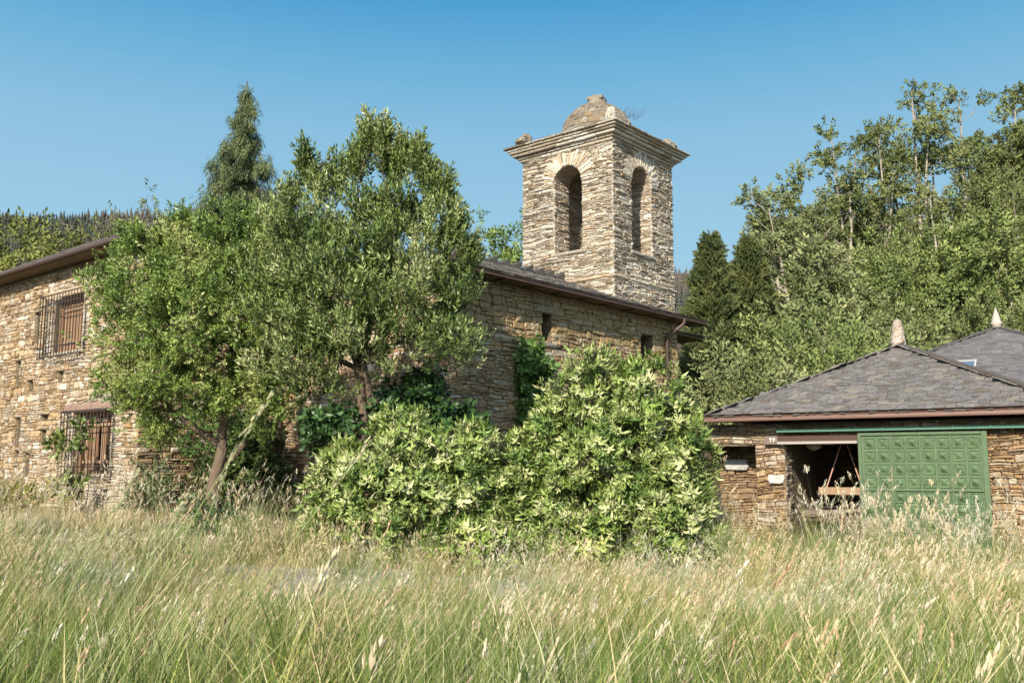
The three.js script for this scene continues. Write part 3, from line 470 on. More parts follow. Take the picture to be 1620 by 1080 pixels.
  fin.scale.set(.82, .9, .82); part('base', new THREE.CylinderGeometry(.13, .19, .42, 9).translate(0, .2, 0), white, fin); part('top', new THREE.LatheGeometry([[.11, .41], [.125, .43], [.105, .50], [.085, .56], [.0, .6]].map((v) => new THREE.Vector2(...v)), 10), white, fin);
  // gutter along the front eave
  part('gutter', mergeGeometries([0, 1].map((i) => new THREE.CylinderGeometry(.062 + i * .006, .062 + i * .006, 6.1, 12, 1, true, Math.PI / 2, Math.PI).rotateZ(Math.PI / 2).translate(cx, e - .005, cz + hw + .07))), M.gutter, ba);
  part('fascia', box(5.9, .05, .3, cx, e - .035, cz + hw - .16), M.soffit, ba);

  // things inside the doorway
  const bm = thing('hanging_beam', 'short brown wooden beam hanging on two ropes in the dark barn doorway', 'beam', barnAt(-1.35, 1.29, -.6).toArray(), BT);
  part('plank', box(.95, .13, .1, 0, 0, 0), M.paleWood, bm);
  for (const s of [-1, 1]) part('rope', tube([V3(.0 + s * .02, .93, 0), V3(s * .31 - .03, .06, 0)], [.012, .012], 6), std({ color: col(.55, .3, .24), roughness: .95 }), bm);
  const lp = thing('ceiling_lamp', 'small pale glass lamp under the dark barn ceiling', 'lamp', barnAt(-1.97, 2.12, -.95).toArray(), BT);
  part('shade', new THREE.LatheGeometry([[.0, -.1], [.07, -.08], [.14, -.03], [.15, .0], [.15, .04], [.03, .05]].map((v) => new THREE.Vector2(...v)), 18), std({ color: col(.78, .7, .58), roughness: .35 }), lp); part('stem', new THREE.CylinderGeometry(.02, .02, .2, 8).translate(0, .14, 0), M.iron, lp);
  const tb = thing('covered_cart', 'dark low cart under a grey-brown sheet inside the barn', 'cart', barnAt(-1.7, 0, -1.6).toArray(), BT);
  { const g = new THREE.PlaneGeometry(1.5, 1.3, 24, 18).rotateX(-Math.PI / 2), q = g.attributes.position; for (let i = 0; i < q.count; i++) { const x = q.getX(i), z = q.getZ(i), ed = Math.max(sstep(.55, .75, Math.abs(x)), sstep(.45, .65, Math.abs(z))); q.setY(i, .98 + .07 * Math.sin(x * 2.2) + .03 * n2(x * 3, z * 3) - .12 * ed); } g.computeVertexNormals(); part('sheet', g, std({ color: col(.25, .20, .17), map: stoneMap, bumpMap: stoneBump, bumpScale: .02 }), tb); part('bed', box(1.4, .12, 1.2, 0, .78, 0), M.darkWood, tb); for (const s of [-1, 1]) part('wheel', new THREE.TorusGeometry(.34, .05, 8, 24).translate(s * .3, .4, .5), M.dark, tb); for (const x of [-.62, .62]) part('leg', box(.08, .74, .08, x, .37, -.5), M.darkWood, tb); }
}
{
  const p = V3(13.55, 0, -26.2), ho = thing('slate_roof_house', 'house behind the barn showing only its dark slate hip roof and skylight', 'house', p.toArray(), BT), e = 3.35, tp = 5.55, hw = 4.6, L = Math.hypot(hw, tp - e), cp = hw / L, sp = (tp - e) / L, g = new Acc(), k = [1, 1, 1], q = [[-hw, e, hw], [hw, e, hw], [hw, e, -hw], [-hw, e, -hw]];
  for (let i = 0; i < 4; i++) g.tri(q[i], q[(i + 1) % 4], [0, tp, 0], k, [0, 0], [1, 0], [.5, 1]); part('roof', g.build(), M.deck, ho);
  part('wall', box(8.6, 3.36, 8.6, 0, 1.68, 0), M.limeMortar, ho);
  const tri = (u, v) => u > v * cp - .06 && u < 2 * hw - v * cp + .06, so = { tone: [.165, .155, .158], tone2: [.185, .175, .175], tone3: [.145, .135, .135], exp: .13, w: [.18, .3], th: .014 };
  const l = [...slates({ O: V3(-hw, e + .01, hw + .02), U: V3(1, 0, 0), V: V3(0, sp, -cp), N: V3(0, cp, sp) }, 0, 2 * hw, L, tri, { ...so, seed: 95 }), ...slates({ O: V3(-hw - .02, e + .01, -hw), U: V3(0, 0, 1), V: V3(cp, sp, 0), N: V3(-sp, cp, 0) }, 0, 2 * hw, L, tri, { ...so, seed: 96 })];
  addPieces(ho, l, M.slate, 'slate', 'small_slates');
  const hm = std({ color: col(.06, .055, .055), roughness: .8 }); for (const s of [-1, 1]) part('hip_cap', tube([V3(s * hw, e + .03, hw), V3(0, tp + .03, 0)], [.06, .06], 6), hm, ho);
  const fin = new THREE.Group(); fin.name = 'finial'; fin.position.set(0, tp, 0); ho.add(fin); part('spike', new THREE.LatheGeometry([[.0, 0], [.14, .02], [.12, .12], [.17, .16], [.11, .22], [.12, .25], [.1, .32], [.0, .62]].map((v) => new THREE.Vector2(...v)), 10), std({ color: col(.42, .38, .34) }), fin);
  const sk = new THREE.Group(); sk.name = 'skylight'; sk.position.set(-.62, tp - 1.22 - .02, 2.55 + .06); sk.scale.set(.6, .6, .5); sk.rotation.x = Math.atan2(tp - e, hw); ho.add(sk);
  part('frame', mergeGeometries([box(.06, .1, 1.0, -.42, .06, 0), box(.06, .1, 1.0, .42, .06, 0), box(.78, .1, .06, 0, .06, .47), box(.78, .1, .06, 0, .06, -.47)]), std({ color: col(.5, .48, .45), roughness: .4 }), sk); part('pane', box(.78, .02, .88, 0, .06, 0), std({ color: col(.10, .15, .22), roughness: .1 }), sk);
}

// ------------------------------------------------------------------ foliage
// a leaf along +y from the origin, folded at the midrib; six triangles
function leafTris(a, m, L, w, droop, c) {
  const P = (x, y, z) => V3(x, y, z).applyMatrix4(m).toArray(), b = P(0, 0, 0), c1 = P(0, L * .35, droop * L * .08), l1 = P(-w / 2, L * .38, w * .16 + droop * L * .08), r1 = P(w / 2, L * .38, w * .16 + droop * L * .08), c2 = P(0, L * .7, -droop * L * .05), l2 = P(-w * .36, L * .72, w * .1 - droop * L * .05), r2 = P(w * .36, L * .72, w * .1 - droop * L * .05), t = P(0, L, -droop * L * .32), u = [0, 0];
  for (const q of [[b, c1, l1], [b, r1, c1], [l1, c1, c2], [l1, c2, l2], [c1, r1, r2], [c1, r2, c2], [l2, c2, t], [c2, r2, t]]) a.tri(...q, c, u, u, u);
}
function leafQuad(a, m, L, w, c) { const P = (x, y, z) => V3(x, y, z).applyMatrix4(m).toArray(), b = P(0, 0, 0), l = P(-w / 2, L * .5, w * .14), r = P(w / 2, L * .5, w * .14), k = P(0, L * .5, 0), t = P(0, L, -.08 * L), u = [0, 0]; a.tri(b, k, l, c, u, u, u); a.tri(b, r, k, c, u, u, u); a.tri(l, k, t, c, u, u, u); a.tri(k, r, t, c, u, u, u); }
function sprigGeo(o) {   // a twig with n leaves round it
  const rnd = mulberry(o.seed), a = new Acc(), e = new THREE.Euler(), q = new THREE.Quaternion();
  for (let i = 0; i < o.n; i++) {
    const t = (i + .5) / o.n, y = o.len * (o.tip ? .25 + .75 * t : t), tw = i * 2.4 + rnd() * .8, out = lerp(o.open[0], o.open[1], 1 - t) + (rnd() - .5) * .5, m = new THREE.Matrix4();
    q.setFromEuler(e.set(out, 0, 0)); const r = new THREE.Quaternion().setFromAxisAngle(V3(0, 1, 0), tw).multiply(q).multiply(new THREE.Quaternion().setFromAxisAngle(V3(0, 1, 0), (rnd() - .5) * 1.4));
    const s = .75 + .5 * rnd(); m.compose(V3((rnd() - .5) * o.len * .12, y, (rnd() - .5) * o.len * .12), r, V3(s, s, s));
    leafQuad(a, m, o.L, o.w, [1, 1, 1]);
  }
  const g = a.build(); g.deleteAttribute('color'); g.deleteAttribute('uv'); return g;
}
const Y = V3(0, 1, 0);
function frames(list, o, rnd) {   // lobes: [x, y, z, rx, ry, rz, weight]
  const out = [], v = V3(), q = new THREE.Quaternion(), tw = new THREE.Quaternion();
  for (const b of list) {
    const area = (b[3] * b[4] + b[4] * b[5] + b[3] * b[5]) / 3, n = Math.round(o.density * area * 12 * (b[6] ?? 1));
    for (let i = 0; i < n; i++) {
      v.set(rnd() * 2 - 1, rnd() * 2 - 1, rnd() * 2 - 1); if (v.lengthSq() > 1 || v.lengthSq() < .01) { i--; continue; }
      v.normalize(); const t = Math.pow(rnd(), o.shell ?? .35), nn = n3((b[0] + v.x * b[3]) * o.f, (b[1] + v.y * b[4]) * o.f, (b[2] + v.z * b[5]) * o.f), k = t * (1 + (o.rough ?? .22) * nn);
      const p = V3(b[0] + v.x * b[3] * k, b[1] + v.y * b[4] * k, b[2] + v.z * b[5] * k);
      if (o.gap !== undefined && n3(p.x * o.gf, p.y * o.gf + 9, p.z * o.gf) < o.gap) continue;
      if (o.clip && o.clip(p)) continue;
      const d = V3(v.x / b[3], v.y / b[4], v.z / b[5]).normalize().multiplyScalar(o.out ?? .7).add(V3((rnd() - .5) * 1.1, (o.up ?? .5) + (rnd() - .5) * .8, (rnd() - .5) * 1.1)).normalize();
      q.setFromUnitVectors(Y, d); tw.setFromAxisAngle(Y, rnd() * 6.28); const s = (o.s ?? 1) * (.7 + .6 * rnd());
      out.push({ m: new THREE.Matrix4().compose(p, q.clone().multiply(tw), V3(s, s, s)), p, k: t });
    }
  }
  return out;
}
const tintOf = (pal, p, rnd, f = .6) => { const n = clamp(n3(p.x * f + 3, p.y * f, p.z * f - 5) * .6 + .5 + (rnd() - .5) * .5, 0, .999) * (pal.length - 1), i = Math.floor(n), c = mix3(pal[i], pal[Math.min(i + 1, pal.length - 1)], n - i), k = .72 + .56 * rnd(); return [c[0] * k, c[1] * k, c[2] * k]; };
function instanced(name, geo, mat, fr, colors, parent) {
  const im = shadow(new THREE.InstancedMesh(geo, mat, fr.length)); im.name = name; const c = new THREE.Color();
  fr.forEach((f, i) => { im.setMatrixAt(i, f.m); im.setColorAt(i, c.setRGB(...colors[i])); }); im.userData.kind = 'stuff'; parent.add(im); return im;
}
function crown(parent, name, geo, mat, lobes, o) {
  const rnd = mulberry(o.seed), fr = frames(lobes, o, rnd); if (o.shoots) fr.push(...frames(o.shoots, { ...o, gap: undefined, rough: .1, density: o.density * 1.6, shell: .8, out: .5, up: 1.3, s: .95 }, rnd)); return instanced(name, geo, mat, fr, fr.map((f) => tintOf(o.pal, f.p, rnd, o.cf)), parent);
}
const S = {
  box: sprigGeo({ n: 14, len: .16, L: .062, w: .026, open: [.5, 1.3], seed: 1 }),
  laurel: sprigGeo({ n: 13, len: .24, L: .095, w: .030, open: [.45, 1.1], seed: 2 }),
  far: sprigGeo({ n: 12, len: .5, L: .2, w: .11, open: [.5, 1.4], seed: 3 }),
  farSmall: sprigGeo({ n: 14, len: .42, L: .15, w: .06, open: [.5, 1.4], seed: 4 }),
  vine: sprigGeo({ n: 9, len: .2, L: .13, w: .09, open: [.9, 1.5], seed: 5 }),
  needle: sprigGeo({ n: 20, len: .42, L: .17, w: .05, open: [.4, .9], seed: 6 }),
  fir: sprigGeo({ n: 18, len: .34, L: .13, w: .05, open: [.4, 1.0], seed: 9 }),
  weep: (() => { const rnd = mulberry(8), a = new Acc(); for (let i = 0; i < 26; i++) { const m = new THREE.Matrix4(), t = i / 26, q = new THREE.Quaternion().setFromEuler(new THREE.Euler(2.2 + rnd() * .8, rnd() * 6.28, 0, 'YXZ')); m.compose(V3((rnd() - .5) * .2, t * .55, (rnd() - .5) * .2), q, V3(1, 1, 1)); leafQuad(a, m, .22 + .22 * rnd(), .035, [1, 1, 1]); } const g = a.build(); g.deleteAttribute('color'); g.deleteAttribute('uv'); return g; })(),
};
const offset = (o, l) => l.map((b) => [b[0] - o[0], b[1] - o[1], b[2] - o[2], ...b.slice(3)]);

// broad bushy tree at the left
{
  const o = [-5.41, H(-5.41, -17.5) - .05, -17.5], t = thing('broad_tree', 'broad low tree with dense small bright green leaves before the left house', 'tree', o), rnd = mulberry(101), gs = [];
  const add = (a, b, r0, r1, n, bend) => { const l = limb(a, b, r0, r1, rnd, n, bend); gs.push(l.geo); return l.pts[l.pts.length - 1]; };
  const f = add(V3(0, 0, 0), V3(.1, 1.55, 0), .13, .10, 6, .07), g = add(f, V3(.25, 2.7, .1), .085, .06, 5, .08), h = add(f, V3(-.85, 2.2, .1), .075, .05, 5, .1), k = add(V3(.12, 1.2, 0), V3(.9, 2.4, -.3), .06, .04, 5, .1);
  for (const [s, e] of [[g, [1.2, 4, .2]], [g, [.1, 4.4, 0]], [h, [-1.8, 3.1, .3]], [h, [-1, 3.9, 0]], [k, [1.2, 3.3, -.2]], [h, [-1.7, 2.4, .1]]]) { const q = add(s, V3(...e), .045, .018, 6, .1); for (let i = 0; i < 4; i++) add(q.clone().lerp(s, rnd() * .6), q.clone().add(V3((rnd() - .5) * 1.5, rnd() * .9, (rnd() - .5) * 1.2)), .015, .005, 4, .15); }
  part('trunk', mergeGeometries(gs), M.bark, t);
  const lobes = offset(o, [[-6.3, 5.5, -17.5, .95, .8, .8], [-7.0, 4.95, -17.3, .8, .6, .7], [-5.3, 5.6, -17.4, 1.0, .8, .8], [-4.9, 4.7, -17.2, .9, .75, .8], [-6.2, 4.45, -16.9, 1.0, .7, .6], [-7.1, 4.0, -17.3, .62, .5, .6], [-7.15, 3.3, -17.4, .55, .45, .5], [-6.95, 2.75, -17.4, .32, .42, .32], [-6.3, 3.55, -17.0, .6, .42, .6], [-5.3, 3.75, -16.9, .75, .5, .6], [-4.5, 3.75, -17.1, .55, .45, .55], [-6.0, 6.15, -17.7, .6, .42, .5], [-5.1, 6.25, -17.6, .5, .4, .5], [-7.75, 5.15, -17.4, .38, .24, .35], [-6.85, 5.8, -17.5, .5, .4, .5], [-5.6, 4.4, -16.2, .9, .6, .5], [-4.7, 4.4, -16.5, .7, .6, .5], [-4.1, 4.8, -16.9, .5, .55, .5], [-6.6, 3.1, -17, .45, .3, .4], [-5.9, 3.3, -16.6, .5, .3, .4], [-4.9, 3.35, -16.9, .5, .25, .4], [-4.4, 5.5, -17.2, .5, .5, .5], [-5.8, 5.1, -16.5, .7, .5, .5], [-7.0, 5.75, -17.5, .6, .35, .5], [-6.5, 6.15, -17.6, .5, .35, .5], [-4.0, 4.1, -16.6, .5, .5, .5], [-4.5, 6.0, -17.3, .5, .5, .5], [-5.4, 3.2, -17.3, .8, .35, .5], [-4.3, 3.2, -17.2, .5, .35, .5], [-6.3, 2.95, -17.3, .5, .3, .4], [-4.7, 2.95, -17.1, .45, .25, .4], [-6.6, 2.4, -17.6, .3, .35, .3], [-4.1, 2.9, -16.9, .5, .35, .4], [-5.5, 2.85, -17.0, .5, .28, .4], [-4.5, 2.5, -17.4, .4, .3, .3]]);
  crown(t, 'crown', S.box, M.leaf, lobes, { density: 160, f: 2.2, rough: .55, shell: .3, gap: -.08, gf: 1.6, out: .8, up: .6, pal: [[.085, .14, .026], [.145, .22, .045], [.225, .30, .07], [.37, .39, .15]], seed: 102, cf: .9 });
}
// laurel with upright shoots
{
  const o = [-2.62, H(-2.62, -16.5) - .05, -16.5], t = thing('laurel_tree', 'tall dark laurel with upright leafy shoots standing before the nave', 'tree', o), rnd = mulberry(111), gs = [];
  const add = (a, b, r0, r1, n, bend) => { const l = limb(a, b, r0, r1, rnd, n, bend); gs.push(l.geo); return l.pts[l.pts.length - 1]; };
  const f = add(V3(.05, 0, 0), V3(-.06, 3.0, 0), .11, .085, 7, .03), g = add(V3(.45, 0, -.1), V3(.0, 3.2, .1), .08, .06, 7, .04);
  for (const [s, e] of [[f, [-.1, 6.6, 0]], [f, [-1.1, 5.4, .2]], [g, [.7, 6, .1]], [g, [1.3, 5, .2]], [f, [-1.5, 3.8, .2]], [g, [1.3, 3.7, .3]]]) { const q = add(s, V3(...e), .055, .016, 7, .06); for (let i = 0; i < 5; i++) add(s.clone().lerp(q, .4 + .6 * rnd()), q.clone().add(V3((rnd() - .5) * 1.4, rnd() * .9 - .1, (rnd() - .5) * 1.2)), .014, .005, 4, .12); }
  part('trunk', mergeGeometries(gs), M.bark, t);
  const lobes = offset(o, [[-2.4, 5.5, -16.5, 1.1, .8, .9], [-3.6, 5.3, -16.4, 1.05, 1.0, .9], [-3.9, 4.3, -16.3, .95, .8, .8], [-2.9, 4.6, -15.9, 1.1, .95, .7], [-1.9, 4.7, -16.2, 1.0, .9, .8], [-1.4, 4.0, -16.2, .75, .65, .7], [-2.3, 3.85, -16.0, .9, .5, .7], [-3.5, 3.5, -16.2, .8, .45, .7], [-4.1, 3.5, -16.3, .45, .4, .5], [-1.5, 5.7, -16.5, .7, .8, .7], [-1.9, 6.1, -16.5, .55, .5, .6], [-2.6, 6.15, -16.5, .42, .5, .45], [-3.5, 5.8, -16.5, .45, .4, .5], [-3.4, 3.05, -16.3, .6, .3, .45], [-1.05, 4.6, -16.2, .4, .55, .4], [-.85, 3.9, -16.1, .3, .4, .35]]);
  const shoots = offset(o, [[-2.6, 7.45, -16.5, .11, .62, .11, 2.2], [-2.32, 7.4, -16.45, .10, .55, .10, 2.2], [-2.82, 7.0, -16.4, .11, .45, .11, 2], [-1.98, 7.2, -16.5, .13, .5, .13, 2], [-1.68, 7.1, -16.4, .12, .42, .12, 2], [-1.5, 6.8, -16.5, .12, .4, .12, 2], [-3.72, 6.95, -16.5, .09, .55, .09, 2.4], [-3.45, 6.6, -16.4, .11, .42, .11, 2], [-3.15, 6.75, -16.5, .10, .5, .10, 2.2], [-3.98, 6.35, -16.4, .11, .45, .11, 2], [-1.22, 6.5, -16.4, .12, .5, .12, 2], [-1.0, 5.9, -16.4, .13, .45, .13, 2], [-2.15, 7.0, -16.6, .12, .5, .12, 2], [-.75, 5.3, -16.3, .12, .4, .12, 1.8], [-4.2, 5.9, -16.4, .12, .35, .12, 1.8]]);
  crown(t, 'crown', S.laurel, M.leaf, lobes, { shoots, density: 105, f: 2.0, rough: .5, shell: .3, gap: -.06, gf: 1.5, out: .45, up: .9, pal: [[.065, .10, .024], [.11, .16, .04], [.175, .23, .068], [.30, .33, .15]], seed: 112, cf: .8 });
}
// drooping conifer behind
{
  const o = [-9.95, H(-9.95, -34), -34], t = thing('weeping_conifer', 'tall narrow conifer with drooping grey-green branches against the sky', 'tree', o), rnd = mulberry(121), top = 16.2 - o[1];
  const gs = [limb(V3(0, 0, 0), V3(0, top - .1, 0), .28, .02, rnd, 10, .008).geo], fr = [], q = new THREE.Quaternion();
  for (let i = 0; i < 230; i++) {
    const k = Math.pow(i / 230, .95), y = lerp(4.5, top - .3, k), R = 4.2 * (1 - k) * (.5 + .6 * rnd() + .14 * Math.sin(k * 44)) + .05, a = rnd() * 6.28, d = V3(Math.cos(a), 0, Math.sin(a));
    const tip = V3(d.x * R, y - .35 * R + .12, d.z * R); if (R > .5) gs.push(limb(V3(0, y, 0), tip, .03, .008, rnd, 4, .08).geo);
    const n = Math.ceil(R * 15) + 4; for (let j = 0; j < n; j++) { const s = Math.sqrt((j + rnd()) / n), p = V3(0, y, 0).lerp(tip, s).add(V3((rnd() - .5) * .4, -.1 - .4 * rnd(), (rnd() - .5) * .4)); q.setFromAxisAngle(Y, rnd() * 6.28); const z = (.7 + .5 * rnd()) * (1 - .55 * k); fr.push({ m: new THREE.Matrix4().compose(p, q.clone(), V3(z, z, z)), p }); }
  }
  part('trunk', mergeGeometries(gs), M.bark, t);
  instanced('crown', S.weep, M.needle, fr, fr.map((f) => tintOf([[.075, .11, .05], [.13, .17, .07], [.20, .235, .095]], f.p, rnd, 1.2)), t);
}
// two dense conifers by the tower
const firLabel = ['taller dense dark conifer right beside the bell tower', 'second dense conifer just right of the tower-side one'];
[[8.35, -39, 11.5, 1.75], [10.05, -39.4, 11.35, 1.7]].forEach(([x, z, top, r], i) => {
  const o = [x, H(x, z), z], t = thing('fir_tree', firLabel[i], 'tree', o, 0, 'conifers beside the tower'), rnd = mulberry(131 + i), h = top - o[1], fr = [], q = new THREE.Quaternion();
  part('trunk', limb(V3(0, 0, 0), V3(0, h - .2, 0), .22, .02, rnd, 8, .01).geo, M.bark, t);
  for (let k = 0; k < 15000; k++) { const s = Math.pow(rnd(), .6), y = lerp(h, .8, s), R = r * Math.pow(s, .62) * (1 + .12 * Math.sin(y * 5.2 + i)), a = rnd() * 6.28, u = Math.pow(rnd(), .35) * (.92 + .34 * n3(Math.cos(a) * 2.6, y * 1.9, Math.sin(a) * 2.6 + i * 9)), p = V3(Math.cos(a) * R * u, y, Math.sin(a) * R * u); q.setFromUnitVectors(Y, V3(Math.cos(a), .25 + .5 * rnd(), Math.sin(a)).normalize()); const z = .5 + .45 * rnd(); fr.push({ m: new THREE.Matrix4().compose(p, q.clone().multiply(new THREE.Quaternion().setFromAxisAngle(Y, rnd() * 6)), V3(z, z, z)), p }); }
  instanced('crown', S.fir, M.needle, fr, fr.map((f) => tintOf([[.06, .09, .028], [.115, .145, .045], [.21, .225, .08]], f.p, rnd, 1.5)), t);
});

// round leafy trees and bushes of the middle distance: [x, z, centre height, rx, ry, leaf, tint, label, name, seed]
const PALT = { mid: [[.10, .145, .04], [.17, .22, .06], [.27, .31, .11]], grey: [[.11, .14, .05], [.18, .21, .08], [.27, .285, .135]], yellow: [[.09, .12, .025], [.16, .185, .04], [.25, .26, .065]], bright: [[.09, .15, .03], [.15, .22, .05], [.21, .28, .08]], dark: [[.085, .11, .032], [.135, .165, .05], [.2, .22, .08]], brown: [[.11, .085, .06], [.16, .125, .09], [.13, .13, .07]] };
function leafTree(name, label, x, z, lobes, geo, pal, o = {}) {
  const g = H(x, z), t = thing(name, label, name.includes('bush') || name.includes('shrub') ? 'bush' : 'tree', [x, g - .1, z], 0, o.group ?? { yellow_tree: 'yellow-green trees behind the left house', leafy_bush: 'bushes on the bank behind the barn', round_tree: 'round green trees behind the buildings' }[name]), rnd = mulberry(o.seed ?? 1), gs = [];
  let top = 0; for (const b of lobes) top = Math.max(top, b[1]);
  const add = (a, b, r0, r1) => gs.push(limb(a, b, r0, r1, rnd, 5, .07).geo), f = V3(0, Math.max(.5, (o.fork ?? .3) * (top - g)), 0), r = o.r ?? .2;
  add(V3(0, 0, 0), f, r, r * .7); for (const b of lobes) { const e = V3(b[0] - x, b[1] - g + .1, b[2] - z); add(f, e, r * .6, r * .2); for (let i = 0; i < 3; i++) add(f.clone().lerp(e, .6 + .4 * rnd()), e.clone().add(V3((rnd() - .5) * 1.3 * b[3], rnd() * .8 * b[4], (rnd() - .5) * 1.3 * b[5])), r * .12, .01); }
  part('trunk', mergeGeometries(gs), o.bark ?? (z < -31 && x > 4 ? M.paleBark : M.bark), t);
  crown(t, 'crown', geo, M.matLeaf, offset([x, g - .1, z], lobes), { density: 11, f: .9, rough: .6, shell: .35, gap: -.08, gf: 1.0, out: .6, up: .5, pal: PALT[pal], cf: .45, seed: (o.seed ?? 1) + 500, ...o });
  return t;
}
leafTree('airy_tree', 'light feathery tree beyond the ridge left of the tower', -1.4, -36, [[-1.6, 10.7, -36, .8, .9, .7, .6], [-1.9, 9.4, -36, 1.0, .9, .9, .7], [-.9, 9.2, -36, .8, .6, .7, .7], [-2.4, 8, -36, 1.3, 1, 1], [-.6, 8.0, -36, 1.3, .9, 1]], S.farSmall, 'bright', { seed: 201, gap: -.1 });
leafTree('round_tree', 'small bright green tree touching the left edge of the tower', .1, -39, [[.0, 10.9, -39, 1.2, .9, 1], [-.9, 9.6, -39, 1.1, .8, 1], [.8, 9.8, -39, 1.3, 1.2, 1]], S.far, 'bright', { seed: 202 });
leafTree('yellow_tree', 'yellow-green leafy tree above the gutter at the far left', -16.2, -31, [[-16.0, 8.9, -31, 1.4, 1.0, 1.2], [-17.4, 8.7, -31, 1.3, 1.1, 1.2], [-15, 8.2, -31, 1.2, 1.0, 1], [-14.6, 8.9, -31.4, .7, .6, .7], [-17, 7.2, -31, 1.7, 1.2, 1.2], [-18.6, 7.6, -30.5, 1.2, 1.6, 1.2]], S.farSmall, 'yellow', { seed: 203 });
leafTree('yellow_tree', 'lower yellow-green tree between the gutter and the bare brown scrub', -13.2, -32, [[-13.2, 8.6, -32, 1.1, .9, 1], [-12.2, 8.2, -32, 1.0, .9, 1], [-14.2, 8.4, -32, .9, .9, 1], [-11.2, 7.9, -32, 1, 1.1, 1]], S.farSmall, 'yellow', { seed: 204 });
leafTree('bare_shrub', 'bare brown and grey scrubby bush on the slope behind the left house', -17, -41, [[-17.6, 11.2, -41, 1.6, 1.1, 1, .8], [-15.6, 11.3, -41, 1.7, 1.3, 1, .8], [-13.7, 10.8, -41, 1.5, 1.1, 1, .8], [-19.4, 10.9, -41, 1.3, .9, 1, .8]], S.farSmall, 'brown', { seed: 205, gap: -.15, density: 20, r: .12 });
leafTree('sparse_tree', 'thin sparse tree with dark leaf tufts against the sky at left', -18.2, -45, [[-19.6, 13.6, -45, .8, .7, .5, .5], [-18, 14.2, -45, .7, .9, .5, .5], [-17.1, 13.8, -45, .6, .7, .5, .5], [-18.6, 12.7, -45, 1.4, .6, .6, .5]], S.farSmall, 'dark', { seed: 206, gap: .12, gf: 1.4 });
leafTree('leafy_bush', 'big grey-green bush between the annex and the barn roof', 6.6, -27, [[5.9, 4.1, -27, 1.1, 1.2, 1], [6.8, 3.6, -26.5, 1.3, 1.2, 1], [6.0, 2.6, -26, 1.3, 1.3, 1], [7.4, 2.8, -26.4, 1.3, 1.2, 1]], S.farSmall, 'grey', { seed: 207, fork: .2 });
leafTree('leafy_bush', 'wide bright willow-leaved bush rising behind the barn roof', 9.4, -29, [[8.2, 5.0, -29, 1.5, 1.2, 1.2], [9.9, 5.0, -29, 1.5, 1.2, 1.2], [11.3, 4.6, -29, 1.4, 1.1, 1.2], [8.9, 3.8, -28, 1.6, 1.2, 1], [10.6, 3.7, -28, 1.8, 1.2, 1], [7.6, 3.6, -28.2, 1.2, 1.2, 1]], S.farSmall, 'mid', { seed: 208, fork: .2 });
leafTree('leafy_bush', 'pale green bush on the bank left of the barn finial', 12.3, -32, [[12, 5.2, -32, 1.5, 1.1, 1], [13.6, 5.3, -32, 1.3, 1.0, 1], [10.7, 6.2, -33, 1.5, 1, 1]], S.far, 'grey', { seed: 209, fork: .2 });
leafTree('round_tree', 'mid green tree on the bank right of the dense conifers', 12.2, -38, [[12.2, 8.9, -38, 1.2, 1.2, 1.1], [13.4, 8.6, -38, 1.4, 1.2, 1.1], [13.0, 10.0, -38, 1.0, .9, .9], [12.0, 7.2, -38, 1.4, 1.2, 1.1], [13.9, 7.1, -37.6, 1.6, 1.2, 1.1]], S.far, 'grey', { seed: 210 });
leafTree('round_tree', 'green tree in the middle of the wooded bank above the barn', 15.6, -40, [[15.2, 9.6, -40, 1.6, 1.3, 1.3], [16.8, 9.9, -40, 1.6, 1.5, 1.3], [16, 8, -39.6, 2, 1.3, 1.3], [14.6, 7.8, -39.6, 1.4, 1.1, 1.1]], S.farSmall, 'mid', { density: 17, seed: 211 });
leafTree('round_tree', 'dark green tree right above the skylight roof', 19.2, -40, [[18.8, 10.2, -40, 1.7, 1.7, 1.4], [20.4, 11.2, -40, 1.7, 1.7, 1.4], [19.6, 8.4, -39.6, 2.2, 1.4, 1.3], [21.6, 9.4, -40, 1.7, 1.7, 1.3]], S.far, 'mid', { seed: 212 });
leafTree('round_tree', 'shaded green tree at the right edge above the far roof', 22.6, -42, [[22.4, 12.6, -42, 1.8, 2, 1.4], [23.6, 10.4, -42, 2, 1.9, 1.4], [22, 8.4, -41.6, 2, 1.6, 1.3], [24.4, 13.6, -42, 1.7, 2, 1.4]], S.farSmall, 'dark', { density: 17, seed: 213 });
leafTree('scrub_bush', 'dark scrub below the tall trees behind the far house', 18, -36, [[16.4, 6.3, -36, 1.5, 1, 1], [18.2, 6.6, -36, 1.5, 1.1, 1], [20.0, 6.7, -36, 1.6, 1.2, 1], [21.6, 6.6, -36, 1.6, 1.2, 1], [14.8, 6.4, -36, 1.4, 1, 1]], S.farSmall, 'dark', { density: 17, seed: 214, gap: -.2 });

